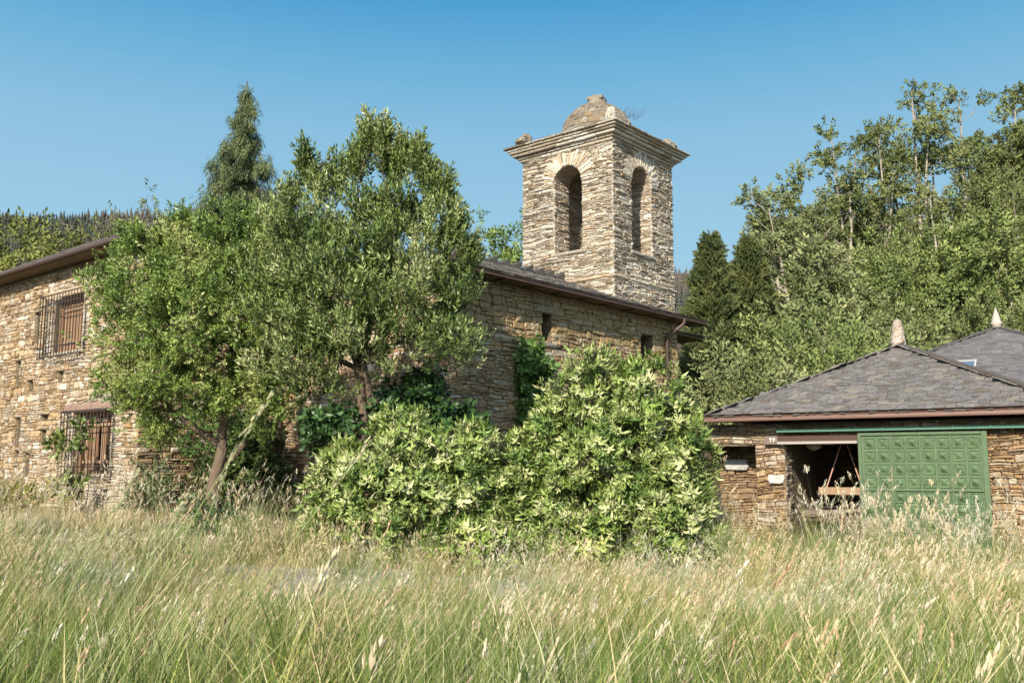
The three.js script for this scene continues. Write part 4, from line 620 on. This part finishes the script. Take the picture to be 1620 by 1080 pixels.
// tall pale-stemmed trees with tufts of leaves
function tallTree(label, x, z, top, spread, seed, o = {}) {
  const g = H(x, z), t = thing('tall_poplar', label, 'tree', [x, g - .2, z], 0, 'tall pale-stemmed trees on the bank'), rnd = mulberry(seed), h = top - g + .2, gs = [], lobes = [], stems = o.stems ?? 3;
  for (let s = 0; s < stems; s++) {
    const a = rnd() * 6.28, sp = s ? spread * (.35 + .5 * rnd()) : spread * .15, hh = h * (s ? .78 + .2 * rnd() : .99), st = limb(V3((s % 2 - .5) * .3 * s, 0, 0), V3(Math.cos(a) * sp + (o.lean ?? 0), hh, Math.sin(a) * sp * .6), .17, .025, rnd, 9, .035); gs.push(st.geo);
    for (let i = 0; i < 13; i++) {
      const k = .34 + .66 * Math.pow((i + rnd()) / 13, .9), idx = Math.min(8.99, k * 9), p = st.pts[Math.floor(idx)].clone().lerp(st.pts[Math.floor(idx) + 1], idx % 1), b = rnd() * 6.28, L = spread * (.55 * (1 - k) + .22) * (.7 + .6 * rnd()), e = p.clone().add(V3(Math.cos(b) * L, L * (.6 + .7 * rnd()), Math.sin(b) * L * .8)); if (e.y > h) e.y = h - rnd() * .4;
      gs.push(limb(p, e, .06 * (1.2 - k), .02, rnd, 4, .08).geo);
      for (let j = 0; j < 4; j++) { if (rnd() < .3) continue; const c = p.clone().lerp(e, .45 + .6 * (j + rnd()) / 4).add(V3((rnd() - .5) * .7, (rnd() - .3) * .6, (rnd() - .5) * .7)), r = .2 + .3 * rnd(); lobes.push([c.x, c.y, c.z, r, r * .8, r]); if (j > 1) gs.push(limb(e.clone().lerp(p, .3), c, .02, .01, rnd, 3, .1).geo); }
    }
  }
  part('trunk', mergeGeometries(gs), M.paleBark, t);
  crown(t, 'crown', o.geo ?? S.far, M.matLeaf, lobes, { density: o.density ?? 6, f: 1.5, rough: .5, shell: .6, out: .5, up: .4, pal: PALT[o.pal ?? 'dark'], cf: .4, seed: seed + 900, s: .8 });
}
tallTree('leftmost of the tall trees, leaning left with grey-green tufts', 13.4, -43, 14.6, 2.8, 301, { stems: 4, pal: 'grey', lean: -1.2 });
tallTree('tall slim tree with leaf tufts right of the leftmost leaning one', 16.0, -46, 18.4, 2.3, 302, { stems: 3 });
tallTree('tall tree with pale forked stem rising over the barn finial', 18.6, -47, 19.0, 2.4, 303, { stems: 3 });
tallTree('highest open tree with long bare pale limbs at upper right', 22.4, -50, 22.4, 3.2, 304, { stems: 4 });
tallTree('tall tufted tree just right of the highest one', 25.0, -50, 22.2, 2.6, 305, { stems: 3 });
tallTree('tall dense tree cut by the right edge of the photo', 27.0, -48, 21.6, 2.6, 306, { stems: 4, density: 10 });
tallTree('pale-stemmed tree low in front of the tall row', 19.2, -43, 14.6, 2.3, 307, { stems: 3, pal: 'dark' });
tallTree('slanting pale tree before the dark right edge', 22.6, -44.5, 17.0, 2.4, 308, { stems: 3 });
tallTree('thin tree with reddish-grey twigs between the tall ones', 17.2, -51, 16.5, 2.2, 309, { stems: 3, pal: 'grey', density: 4 });
tallTree('tree with leafy crown at far right behind the slanting one', 27.6, -53, 20.0, 2.8, 310, { stems: 4, pal: 'dark', density: 10 });

// woods on the slopes, each one mass
{
  const rnd = mulberry(401), fr = [], cs = [], q = new THREE.Quaternion();
  for (let i = 0; i < 2600; i++) { const a = lerp(.27, .62, rnd()), d = 54 + 80 * rnd() * rnd(), x = a * d, z = -d, gy = H(x, z), hh = 4 + 4 * rnd(); for (let j = 0; j < 9; j++) { const p = V3(x + (rnd() - .5) * 2.6, gy + hh * (.25 + .75 * rnd()), z + (rnd() - .5) * 2.6); q.setFromAxisAngle(V3(rnd() - .5, rnd() - .5, rnd() - .5).normalize(), rnd() * 3); const s = 1.4 + 1.6 * rnd(); fr.push({ m: new THREE.Matrix4().compose(p, q.clone(), V3(s, s, s)), p }); cs.push(tintOf([[.04, .055, .022], [.08, .09, .04], [.10, .085, .06]], p, rnd, .15)); } }
  const w = instanced('slope_woods', S.far, M.matLeaf, fr, cs, scene); tag(w, 'dark mixed woodland on the slope behind the tall trees', 'woods', null, 'stuff');
}
{
  const rnd = mulberry(402), fr = [], cs = [], q = new THREE.Quaternion(), g = new Acc();
  for (let k = 0; k < 5; k++) for (let i = 0; i < 7; i++) { const a = i / 7 * 6.28 + k, b = a + .9, y = k * .19, r = .2 * (1 - k / 5.4); g.tri([Math.cos(a) * r, y, Math.sin(a) * r], [Math.cos(b) * r, y + .02, Math.sin(b) * r], [0, y + .3, 0], [1, 1, 1], [0, 0], [0, 0], [0, 0]); }
  const geo = g.build(); geo.deleteAttribute('color'); geo.deleteAttribute('uv');
  for (let i = 0; i < 16000; i++) { const a = lerp(-.66, .3, rnd()), d = 175 + 140 * rnd(), x = a * d, z = -d, y = H(x, z); const s = 2.6 + 2.8 * rnd() * rnd(); fr.push({ m: new THREE.Matrix4().compose(V3(x, y - .5, z), q, V3(s * 1.1, s, s * 1.1)) }); const k = .7 + .6 * rnd(), b = n2(x * .02, z * .02) > .1; cs.push(b ? [.085 * k, .075 * k, .062 * k] : [.045 * k, .055 * k, .042 * k]); }
  const w = instanced('hill_woods', geo, M.needle, fr, cs, scene); tag(w, 'dark conifer woods covering the far hill at the left', 'woods', null, 'stuff');
}
{
  const rnd = mulberry(403), fr = [], cs = [], q = new THREE.Quaternion();
  for (let i = 0; i < 1500; i++) { const a = lerp(-.62, -.2, rnd()), d = 44 + 110 * rnd(), x = a * d, z = -d, gy = H(x, z), hh = 2 + 2.4 * rnd(); for (let j = 0; j < 6; j++) { const p = V3(x + (rnd() - .5) * 2.4, gy + hh * (.15 + .85 * rnd()), z + (rnd() - .5) * 2.4); q.setFromAxisAngle(V3(rnd() - .5, rnd() - .5, rnd() - .5).normalize(), rnd() * 3); const s = 1.2 + 1.4 * rnd(); fr.push({ m: new THREE.Matrix4().compose(p, q.clone(), V3(s, s, s)), p }); cs.push(tintOf([[.07, .06, .045], [.10, .085, .062], [.09, .095, .05]], p, rnd, .1)); } }
  const w = instanced('slope_scrub', S.farSmall, M.matLeaf, fr, cs, scene); tag(w, 'brownish scrub on the slope between the left house and the far hill', 'scrub', null, 'stuff');
}

// ------------------------------------------------------------------ the two large-leaved bushes: every leaf by itself
function bigBush(label, x, z, lobes, seed, n) {
  const g = H(x, z), t = thing('large_leaf_bush', label, 'bush', [x, g - .05, z], 0, 'large pale-leaved bushes'), rnd = mulberry(seed), gs = [];
  for (const b of lobes) gs.push(limb(V3((rnd() - .5) * .6, 0, (rnd() - .5) * .4), V3(b[0] - x, b[1] - g, b[2] - z), .04, .012, rnd, 6, .08).geo);
  part('stem', mergeGeometries(gs), M.bark, t);
  const fr = frames(offset([x, g - .05, z], lobes), { density: n, f: 1.3, rough: .3, shell: .22, gap: -.26, gf: 1.6, out: 1.0, up: .3, clip: (p) => p.y < .02 }, rnd), leaves = [], lm = new THREE.Matrix4(), q = new THREE.Quaternion(), q2 = new THREE.Quaternion(), e = new THREE.Euler();
  const variants = [0, 1, 2].map((k) => { const a = new Acc(); leafTris(a, new THREE.Matrix4(), 1, .27 + .04 * k, .5 + .5 * k, [1, 1, 1]); const ge = a.build(); ge.deleteAttribute('color'); ge.deleteAttribute('uv'); return ge; });
  for (const f of fr) {
    const k = 6 + Math.floor(rnd() * 4), base = tintOf([[.07, .125, .022], [.145, .215, .042], [.27, .325, .10], [.47, .48, .24]], f.p.clone().add(V3(x, 0, z)), rnd, 2.6);
    for (let i = 0; i < k; i++) { q.setFromAxisAngle(Y, i * 6.28 / k + rnd() * .5); q2.setFromEuler(e.set(.85 + .95 * rnd(), 0, (rnd() - .5) * .5)); const L = .065 + .075 * rnd(); lm.compose(V3((rnd() - .5) * .03, (rnd() - .5) * .07, (rnd() - .5) * .03), q.clone().multiply(q2), V3(L, L, L)); const m = f.m.clone().multiply(lm), s = .7 + .55 * rnd(); leaves.push({ m, c: [base[0] * s, base[1] * s, base[2] * s], d: Math.hypot(m.elements[12] + x, m.elements[14] + z) - (rnd() * .35), v: Math.floor(rnd() * 3) }); }
  }
  leaves.sort((a, b) => a.d - b.d);
  const mats = [[.12, .19, .035], [.2, .28, .055], [.29, .35, .08], [.39, .43, .13], [.52, .52, .22]].map((c) => std({ color: col(...c), roughness: .42 }));
  leaves.slice(0, 300).forEach((l) => { const m = part('leaf', variants[l.v], mats[clamp(Math.floor(Math.pow(clamp(l.c[0] / .55, 0, 1), .8) * 5), 0, 4)], t); l.m.decompose(m.position, m.quaternion, m.scale); });
  const rest = leaves.slice(300), lmat = std({ color: 0xffffff, roughness: .42 });
  for (let v = 0; v < 3; v++) { const r = rest.filter((l) => l.v === v); instanced('leaves', variants[v], lmat, r, r.map((l) => l.c), t); }
}
bigBush('left of two pale large-leaved bushes, wide and lower, below the laurel', -1.3, -14, [[-2.3, 1.25, -13.9, .75, .75, .7], [-1.5, 1.85, -14.1, .75, .75, .7], [-.75, 1.75, -14.0, .75, .7, .7], [-1.5, 1.2, -13.5, .9, .75, .6], [-.5, 1.2, -13.7, .7, .8, .6], [-2.6, .7, -13.8, .55, .5, .5], [-2.45, 1.7, -14.1, .45, .4, .5], [-.2, 1.75, -14, .4, .45, .5], [-1.7, .7, -13.4, .8, .5, .5], [-.6, .65, -13.6, .8, .5, .5], [-1.6, .65, -13.0, .8, .45, .4], [-.5, .6, -13.0, .7, .45, .4], [-1.6, 2.3, -14.3, .5, .35, .4]], 501, 125);
bigBush('right of two pale large-leaved bushes, tall and rounded, beside the barn', 1.6, -14, [[1.2, 2.7, -14.2, .75, .7, .7], [1.9, 2.55, -14.2, .75, .75, .7], [.75, 2.0, -14.0, .6, .8, .6], [1.5, 1.7, -13.7, .9, .9, .7], [2.3, 1.75, -14, .65, .9, .7], [2.45, 1.1, -13.8, .55, .8, .6], [.9, 1.1, -13.7, .6, .7, .6], [1.7, .8, -13.5, .9, .7, .6], [1.9, 3.05, -14.3, .35, .3, .35], [1.25, 3.2, -14.3, .35, .28, .35], [2.55, 2.35, -14.2, .35, .4, .4], [.55, .7, -13.8, .5, .6, .5], [2.6, .6, -13.9, .45, .5, .5], [.3, 1.75, -14.1, .5, .6, .45], [.25, 1.0, -13.9, .45, .6, .4], [1.2, .7, -13.1, .7, .5, .4], [2.2, .75, -13.2, .6, .55, .4], [2.65, 1.7, -14.1, .35, .6, .5]], 502, 125);

// climbers and small plants
{
  const vine = (name, label, o, lobes, d, seed, pal, geo = S.vine, g = {}) => { const t = thing(name, label, name.replace('_', ' ').split(' ').pop(), o), rnd = mulberry(seed), gs = []; for (const b of lobes) for (let i = 0; i < 3; i++) gs.push(limb(V3((rnd() - .5) * .1, g.from ?? 0, 0), V3(b[0] - o[0] + (rnd() - .5) * b[3], b[1] - o[1] + (rnd() - .5) * b[4], b[2] - o[2]), .014, .004, rnd, 6, .1).geo); part('stem', mergeGeometries(gs), M.bark, t); crown(t, 'leaves', geo, M.leaf, offset(o, lobes), { density: d, f: 2, rough: .3, shell: .4, out: .7, up: .2, pal, cf: 1.5, seed }); };
  const a = local(2.35, 0, .22), gr = [[.05, .10, .02], [.08, .16, .035], [.12, .21, .05]];
  vine('climbing_vine', 'dark green vine climbing the nave wall between the two large bushes', [a.x, H(a.x, a.z), a.z], [[a.x, 4.2, a.z, .26, .42, .16], [a.x + .06, 3.6, a.z, .3, .4, .18], [a.x, 3.1, a.z, .3, .4, .2], [a.x + .2, 3.85, a.z, .3, .25, .15]], 70, 511, gr);
  const b = local(-2.7, 0, -5.65); vine('wall_ivy', 'ivy hanging on the shaded wall beside the white window corner', [b.x, H(b.x, b.z), b.z], [[b.x, 2.6, b.z, .4, .35, .14], [b.x + .35, 2.2, b.z, .25, .7, .12], [b.x + .9, 2.7, b.z, .18, .7, .12]], 55, 512, gr, S.laurel);
  const c = local(-3.6, 0, -5.3); vine('corner_shrub', 'leafy shrub at the foot of the white window corner', [c.x, H(c.x, c.z), c.z], [[c.x, 1.3, c.z, .35, .6, .3], [c.x - .1, 1.0, c.z + .2, .45, .4, .35]], 45, 513, [[.06, .09, .03], [.10, .14, .05], [.16, .19, .08]], S.laurel);
  const d = [-5.35, H(-5.35, -16.6), -16.6]; vine('low_fern', 'low green fern at the foot of the broad tree', d, [[d[0], d[1] + .2, d[2], .4, .28, .3], [d[0] + .45, d[1] + .15, d[2], .3, .2, .25]], 50, 514, [[.05, .11, .03], [.09, .18, .05]], S.laurel);
  const e = local(-4.5, 0, -7.2); vine('bramble', 'bramble with a leafy arm reaching across the lower barred window', [e.x + .3, H(e.x, e.z), e.z], [[e.x - .25, 2.3, e.z - .15, .34, .09, .1], [e.x - .6, 2.1, e.z - .3, .2, .06, .08], [e.x - .05, 1.3, e.z, .25, .14, .15], [e.x + .15, 2.45, e.z - .1, .12, .14, .1]], 45, 515, [[.08, .12, .03], [.15, .2, .05], [.22, .26, .08]]);
  const u = local(-1.3, 0, -5.3); vine('dark_undergrowth', 'dark tangled undergrowth against the shaded wall left of the drainpipe', [u.x, H(u.x, u.z), u.z], [[u.x, 1.5, u.z, .6, .6, .3], [u.x - .8, 1.25, u.z + .3, .7, .5, .3], [u.x + .6, 1.1, u.z, .6, .5, .3], [u.x - .2, 2.5, u.z - .2, .45, .6, .2], [u.x - 1.2, 2.3, u.z - .1, .4, .5, .2], [u.x + .4, 2.2, u.z, .3, .5, .2]], 60, 518, [[.05, .09, .022], [.09, .14, .035], [.15, .18, .07]]);
  const f = [-12.2, H(-12.2, -20.5), -20.5]; vine('yellow_weeds', 'yellow-green weed clump at the foot of the left house', f, [[-12.4, 1.1, -20.5, .9, .45, .5], [-11.2, 1.0, -20.3, .9, .35, .5], [-10.2, .95, -20, .8, .3, .4]], 40, 516, [[.12, .14, .03], [.22, .22, .05], [.33, .3, .08]], S.laurel);
  const h = [-2.0, H(-2, -16.9), -16.9]; vine('shaded_bush', 'dark shaded leafy bush between the laurel trunk and the nave corner', h, [[-1.7, 2.9, -17, .5, .45, .4], [-1.2, 2.3, -16.9, .6, .6, .4], [-2.3, 2.5, -16.8, .5, .4, .4], [-1.9, 1.6, -16.8, .8, .7, .4], [-3.1, 2.35, -16.3, .5, .35, .35]], 45, 517, [[.03, .07, .018], [.05, .11, .03]]);
}

// ------------------------------------------------------------------ grasses
function tuft(o) {
  const rnd = mulberry(o.seed), a = new Acc(), u = [0, 0];
  for (let i = 0; i < o.n; i++) {
    const r = o.r * Math.sqrt(rnd()), t = rnd() * 6.28, bx = Math.cos(t) * r, bz = Math.sin(t) * r, h = lerp(o.h[0], o.h[1], rnd()), w = lerp(o.w[0], o.w[1], rnd() ** 2), d = rnd() * 6.28, lean = o.wind + (rnd() - .5) * (rnd() < .2 ? 1.5 : .5), lx = lean * h + Math.cos(d) * .3 * h * rnd(), lz = Math.sin(d) * .35 * h, fx = Math.cos(d), fz = Math.sin(d), c = pick(o.pal, rnd), k = .75 + .5 * rnd(), cc = [c[0] * k, c[1] * k, c[2] * k];
    const P = (s, side) => { const b = s * s; return [bx + lx * b + fx * w * side * .5, h * (s - .12 * b * Math.abs(lean) * 2), bz + lz * b + fz * w * side * .5]; };
    const q = [0, .4, .72], ww = [1, .9, .6];
    for (let j = 0; j < 2; j++) { const p0 = P(q[j], -ww[j]), p1 = P(q[j], ww[j]), p2 = P(q[j + 1], -ww[j + 1]), p3 = P(q[j + 1], ww[j + 1]); a.tri(p0, p1, p3, cc, u, u, u); a.tri(p0, p3, p2, cc, u, u, u); }
    a.tri(P(.72, -.6), P(.72, .6), P(1, 0), cc, u, u, u);
  }
  const g = a.build(); g.deleteAttribute('uv'); return g;
}
function seedStalks(o) {
  const rnd = mulberry(o.seed), a = new Acc(), u = [0, 0];
  for (let i = 0; i < o.n; i++) {
    const bx = (rnd() - .5) * o.r, bz = (rnd() - .5) * o.r, h = lerp(o.h[0], o.h[1], rnd()), lean = o.wind + (rnd() - .5) * .3, lz = (rnd() - .5) * .3, sc = pick(o.stem, rnd), hc = pick(o.head, rnd), P = (s) => V3(bx + lean * h * s * s, h * (s - .1 * s * s), bz + lz * h * s * s), w = .0016;
    for (let j = 0; j < 4; j++) { const p = P(j / 4), q = P((j + 1) / 4); a.tri([p.x - w, p.y, p.z], [p.x + w, p.y, p.z], [q.x, q.y, q.z + w], sc, u, u, u); a.tri([p.x, p.y, p.z - w], [q.x + w, q.y, q.z], [q.x - w, q.y, q.z], sc, u, u, u); }
    const L = lerp(o.hl[0], o.hl[1], rnd()), n = o.spikes, top = P(1), dir = P(1).sub(P(.9)).normalize();
    for (let j = 0; j < n; j++) { const s = j / n, c = top.clone().addScaledVector(dir, (s - .55) * L), wd = o.hw * (o.tight ? 1 : (1.15 - s)) * (.5 + rnd()), t = rnd() * 6.28, out = V3(Math.cos(t) * wd, wd * .9 + .01, Math.sin(t) * wd), e = c.clone().add(out), sl = lerp(.008, .02, rnd()) * (o.ss ?? 1), sd = V3(Math.sin(t), .25, -Math.cos(t)).multiplyScalar(sl * .32), f = dir.clone().multiplyScalar(sl).addScaledVector(out, .25), k = .75 + .5 * rnd(), cc = [hc[0] * k, hc[1] * k, hc[2] * k], m = e.clone(), t1 = e.clone().add(f), t0 = e.clone().sub(f); a.tri(t0.toArray(), m.clone().add(sd).toArray(), t1.toArray(), cc, u, u, u); a.tri(t0.toArray(), t1.toArray(), m.clone().sub(sd).toArray(), cc, u, u, u); }
  }
  const g = a.build(); g.deleteAttribute('uv'); return g;
}
const GP = { green: [[.085, .135, .02, 5], [.15, .20, .035, 4], [.26, .27, .08, 2.4], [.44, .39, .21, 1.3]], mixd: [[.14, .19, .04, 3], [.26, .27, .09, 3], [.46, .40, .24, 2.6], [.09, .13, .025, 2.4]], dry: [[.50, .40, .27, 4], [.42, .33, .21, 3], [.32, .30, .13, 1.6], [.56, .47, .35, 2]] };
const G = {
  green: [1, 2, 3, 4].map((s) => tuft({ n: 22, r: .15, h: [.22, .9], w: [.0035, .011], wind: .24, pal: GP.green, seed: s })),
  mixd: [1, 2, 3].map((s) => tuft({ n: 18, r: .17, h: [.16, .8], w: [.005, .013], wind: .22, pal: GP.mixd, seed: s + 10 })),
  dry: [1, 2].map((s) => tuft({ n: 16, r: .16, h: [.1, .42], w: [.006, .013], wind: .2, pal: GP.dry, seed: s + 20 })),
  panicle: [1, 2, 3].map((s) => seedStalks({ n: 6, r: .3, h: [.55, 1.1], wind: .3, stem: [[.36, .36, .16, 2], [.5, .44, .26, 2]], head: [[.52, .43, .30, 3], [.62, .55, .40, 3], [.40, .28, .21, 2]], hl: [.07, .14], hw: .016, ss: .75, spikes: 24, seed: s + 30 })),
  spike: [1, 2].map((s) => seedStalks({ n: 3, r: .25, h: [.6, 1.0], wind: .38, stem: [[.36, .36, .16, 2], [.45, .4, .22, 1]], head: [[.38, .26, .17, 3], [.52, .43, .27, 3]], hl: [.05, .09], hw: .004, ss: .5, tight: true, spikes: 26, seed: s + 40 })),
  tall: [1, 2, 3].map((s) => seedStalks({ n: 4, r: .3, h: [1.0, 1.5], wind: .14, stem: [[.34, .35, .15, 2], [.5, .44, .26, 1]], head: [[.50, .43, .32, 3], [.56, .50, .37, 3], [.40, .33, .22, 2]], hl: [.14, .26], hw: .045, spikes: 30, ss: .9, seed: s + 50 })),
  weedBlade: [1, 2].map((s) => tuft({ n: 26, r: .2, h: [.5, 1.15], w: [.004, .010], wind: .12, pal: GP.mixd, seed: s + 60 })),
};
function scatter(name, label, geos, n, where, o = {}) {
  const rnd = mulberry(o.seed ?? 1), q = new THREE.Quaternion(), per = geos.map(() => []), cs = geos.map(() => []);
  for (let i = 0; i < n; i++) {
    const w = where(rnd); if (!w) continue; const [x, z, k] = w, s = (k ?? 1) * (.75 + .5 * rnd()) * (1 + .26 * n2(x * 1.1 + 5, z * 1.1) + .22 * n2(x * 3.1, z * 3.1 + 8)) * (1 - .36 * sstep(5.5, 10, -z) * sstep(-4.6, -3.2, x) * (1 - sstep(2.6, 3.6, x)) * (z > -13)), j = Math.floor(rnd() * geos.length), d = .85 + .3 * rnd(), f = n2(x * .45 + 9, z * .45) * .14;
    q.setFromAxisAngle(Y, (rnd() - .5) * (o.turn ?? 2.2)); per[j].push({ m: new THREE.Matrix4().compose(V3(x, H(x, z) - .02, z), q.clone(), V3(s, s, s)) }); cs[j].push([d * (1 + f), d, d * (1 - f)]);
  }
  const grp = new THREE.Group(); grp.name = name; scene.add(grp); tag(grp, label, 'grass', null, 'stuff');
  geos.forEach((g, j) => instanced(name.replace(/s$/, '') + '_tuft', g, M.blade, per[j], cs[j], grp));
}
const wedge = (z0, z1, pow = .5) => (rnd) => { const t = Math.pow(rnd(), pow), d = Math.sqrt(lerp(z0 * z0, z1 * z1, t)); return [(rnd() * 2 - 1) * (.60 * d + .5), -d]; };
const onRoad = (x, z) => Math.abs(z - roadMid(x)) < 1.05;
const inBuilding = (x, z) => { const p = V3(x, 0, z), a = p.clone().sub(CO), u = a.dot(CR), w = a.dot(CN); if (u > -.1 && w < .1) return true; if (u > -3.85 && w < -5.8) return true; const b = p.clone().sub(BO), s = b.dot(BX), v = b.dot(BZ); return s > -3.6 && s < 2.3 && v < .08 && v > -5.3; };
const bush = (x, z) => (Math.hypot((x + 1.4) / 1.3, (z + 14) / .7) < 1 || Math.hypot((x - 1.6) / 1.2, (z + 14) / .7) < 1);
scatter('meadow_grass', 'tall green meadow grass blown to the right across the foreground', G.green, 8500, (r) => { const [x, z] = wedge(1.2, 10, .75)(r); if (n2(x * .9 - 7, z * .9) < -.45 && r() > .3) return null; return [x, z, lerp(.98, .6, sstep(2, 9, -z))]; }, { seed: 601 });
scatter('mixed_grass', 'paler mixed grass further out in the meadow', G.mixd, 4600, (r) => { const [x, z] = wedge(3, 10.4)(r); if (n2(x * .7, z * .7) < -.2 && z < -7 && r() > .25) return null; if (z < -8.5 && x > -4.5 && x < 3.2 && r() > .75) return null; return [x, z, lerp(.95, .6, sstep(3, 10, -z))]; }, { seed: 602 });
scatter('seed_grass', 'feathery pinkish seed heads over the meadow', G.panicle, 2300, (r) => { const [x, z] = wedge(2.2, 12.4)(r); if (r() > .55 + .45 * n2(x * .3 + 2, z * .3) + (x > 0 ? .2 : -.15)) return null; return [x, z, lerp(.95, .6, sstep(3, 10, -z))]; }, { seed: 603, turn: 2 });
scatter('spike_grass', 'narrow brownish seed spikes leaning over the meadow', G.spike, 1300, (r) => { const [x, z] = wedge(1.8, 10)(r); return [x, z, lerp(1, .65, sstep(3, 9, -z))]; }, { seed: 604, turn: 2 });
scatter('verge_grass', 'dry straw-coloured grass on the verge before the buildings', G.dry, 4600, (r) => { const x = lerp(-14, 11, r()), z = lerp(-10.5, -19.5, r()); if (inBuilding(x, z) || (onRoad(x, z) && r() > .05)) return null; const bare = x < -1.5 && x > -7.5 && z > -16.5 && z < -12.8; if (bare && r() > .45) return null; return [x, z, bare ? .5 : x > -4.5 && x < 3.2 ? .6 : .9]; }, { seed: 605, turn: 4 });
scatter('roadside_grass', 'tufts of grass thinly covering the gravel road edge', G.mixd, 4200, (r) => { const x = lerp(-13, 10, r()), z = roadMid(x) + lerp(-2.2, 2.2, r()); if (onRoad(x, z) && r() > .85 + .4 * n2(x * .8, z * .8 + 3)) return null; if (bush(x, z)) return null; return [x, z, .8]; }, { seed: 606 });
scatter('tall_weeds', 'tall pale seeding weeds standing before the barn door and doorway', G.tall, 520, (r) => { const s = lerp(-4.6, 2.8, r()), v = .35 + 4.2 * r(), p = barnAt(s, 0, v); if (bush(p.x, p.z) || (s > -2.7 && s < -.9 && r() > .35)) return null; return [p.x, p.z, .45 + .42 * r()]; }, { seed: 607, turn: 5 });
scatter('weed_blades', 'green blades among the tall weeds before the barn', G.weedBlade, 420, (r) => { const s = lerp(-4.8, 2.8, r()), v = .3 + 4 * r(), p = barnAt(s, 0, v); if (bush(p.x, p.z)) return null; return [p.x, p.z, .45 + .4 * r()]; }, { seed: 608, turn: 5 });
scatter('bush_foot_weeds', 'seeding weeds round the feet of the two large bushes', G.panicle, 420, (r) => { const x = lerp(-4, 3.2, r()), z = lerp(-11.2, -13.2, r()); return [x, z, .62 + .3 * r()]; }, { seed: 609, turn: 5 });
scatter('bush_foot_blades', 'green blades round the feet of the two large bushes', G.weedBlade, 260, (r) => { const x = lerp(-4, 3.2, r()), z = lerp(-12.7, -13.9, r()); return [x, z, .7]; }, { seed: 610, turn: 5 });
scatter('house_foot_weeds', 'seeding weeds under the broad tree and along the left house', G.panicle, 220, (r) => { const x = lerp(-13, -2.8, r()), z = lerp(-14.8, -19.5, r()); if (inBuilding(x, z)) return null; return [x, z, 1]; }, { seed: 611, turn: 5 });

// single tall stalks near the camera at the left
{
  const near = [[-.80, -1.62, .22, 1.70], [-.86, -1.55, .22, 1.52], [-.72, -1.7, .28, 1.62], [-1.0, -1.8, .2, 1.56], [-.8, -2.1, .12, 1.6]];
  near.forEach(([x, z, lean, h], i) => {
    const t = thing('grass_stalk', ['tallest near grass stalk, its head beside the corner drainpipe', 'shortest near grass stalk, its head low under the broad tree', 'near grass stalk whose head lies over the left pale bush', 'leftmost near grass stalk, head below the white window corner', 'near grass stalk with its head beside the broad tree trunk'][i], 'grass stalk', [x, H(x, z), z], 0, 'tall grass stalks near the camera'), rnd = mulberry(620 + i), pts = []; for (let k = 0; k <= 10; k++) { const s = k / 10; pts.push(V3(lean * h * s ** 2.6, h * (s - .08 * s * s), .06 * s + .03 * Math.sin(s * 5 + i))); }
    part('stem', tube(pts, pts.map((_, k) => .0017 - .0001 * k), 5), std({ color: col(.30, .36, .14), roughness: .6 }), t);
    const a = new Acc(), u = [0, 0], d = pts[10].clone().sub(pts[9]).normalize(); for (let k = 0; k < 60; k++) { const c = pts[10].clone().addScaledVector(d, (rnd() - .6) * .11), th = rnd() * 6.28, w = .008 * rnd(), e = c.add(V3(Math.cos(th) * w, w, Math.sin(th) * w)), f = d.clone().multiplyScalar(.006), sd = V3(Math.sin(th), .2, -Math.cos(th)).multiplyScalar(.002); const cc = [.42, .40, .24]; a.tri(e.clone().sub(f).toArray(), e.clone().add(sd).toArray(), e.clone().add(f).toArray(), cc, u, u, u); a.tri(e.clone().sub(f).toArray(), e.clone().add(f).toArray(), e.clone().sub(sd).toArray(), cc, u, u, u); }
    part('seed_head', a.build(), M.blade, t);
    const b = new Acc(); const m0 = pts[4]; const tip = m0.clone().add(V3(.35, .25, .02)), mid = m0.clone().add(V3(.14, .2, 0)); b.quad([m0.x, m0.y, m0.z], [m0.x + .004, m0.y - .004, m0.z], [mid.x + .006, mid.y - .006, mid.z], [mid.x, mid.y, mid.z], [.22, .3, .09]); b.tri([mid.x, mid.y, mid.z], [mid.x + .006, mid.y - .006, mid.z], tip.toArray(), [.22, .3, .09], u, u, u); part('blade', b.build(), M.blade, t);
  });
}
renderer.render(scene, camera);
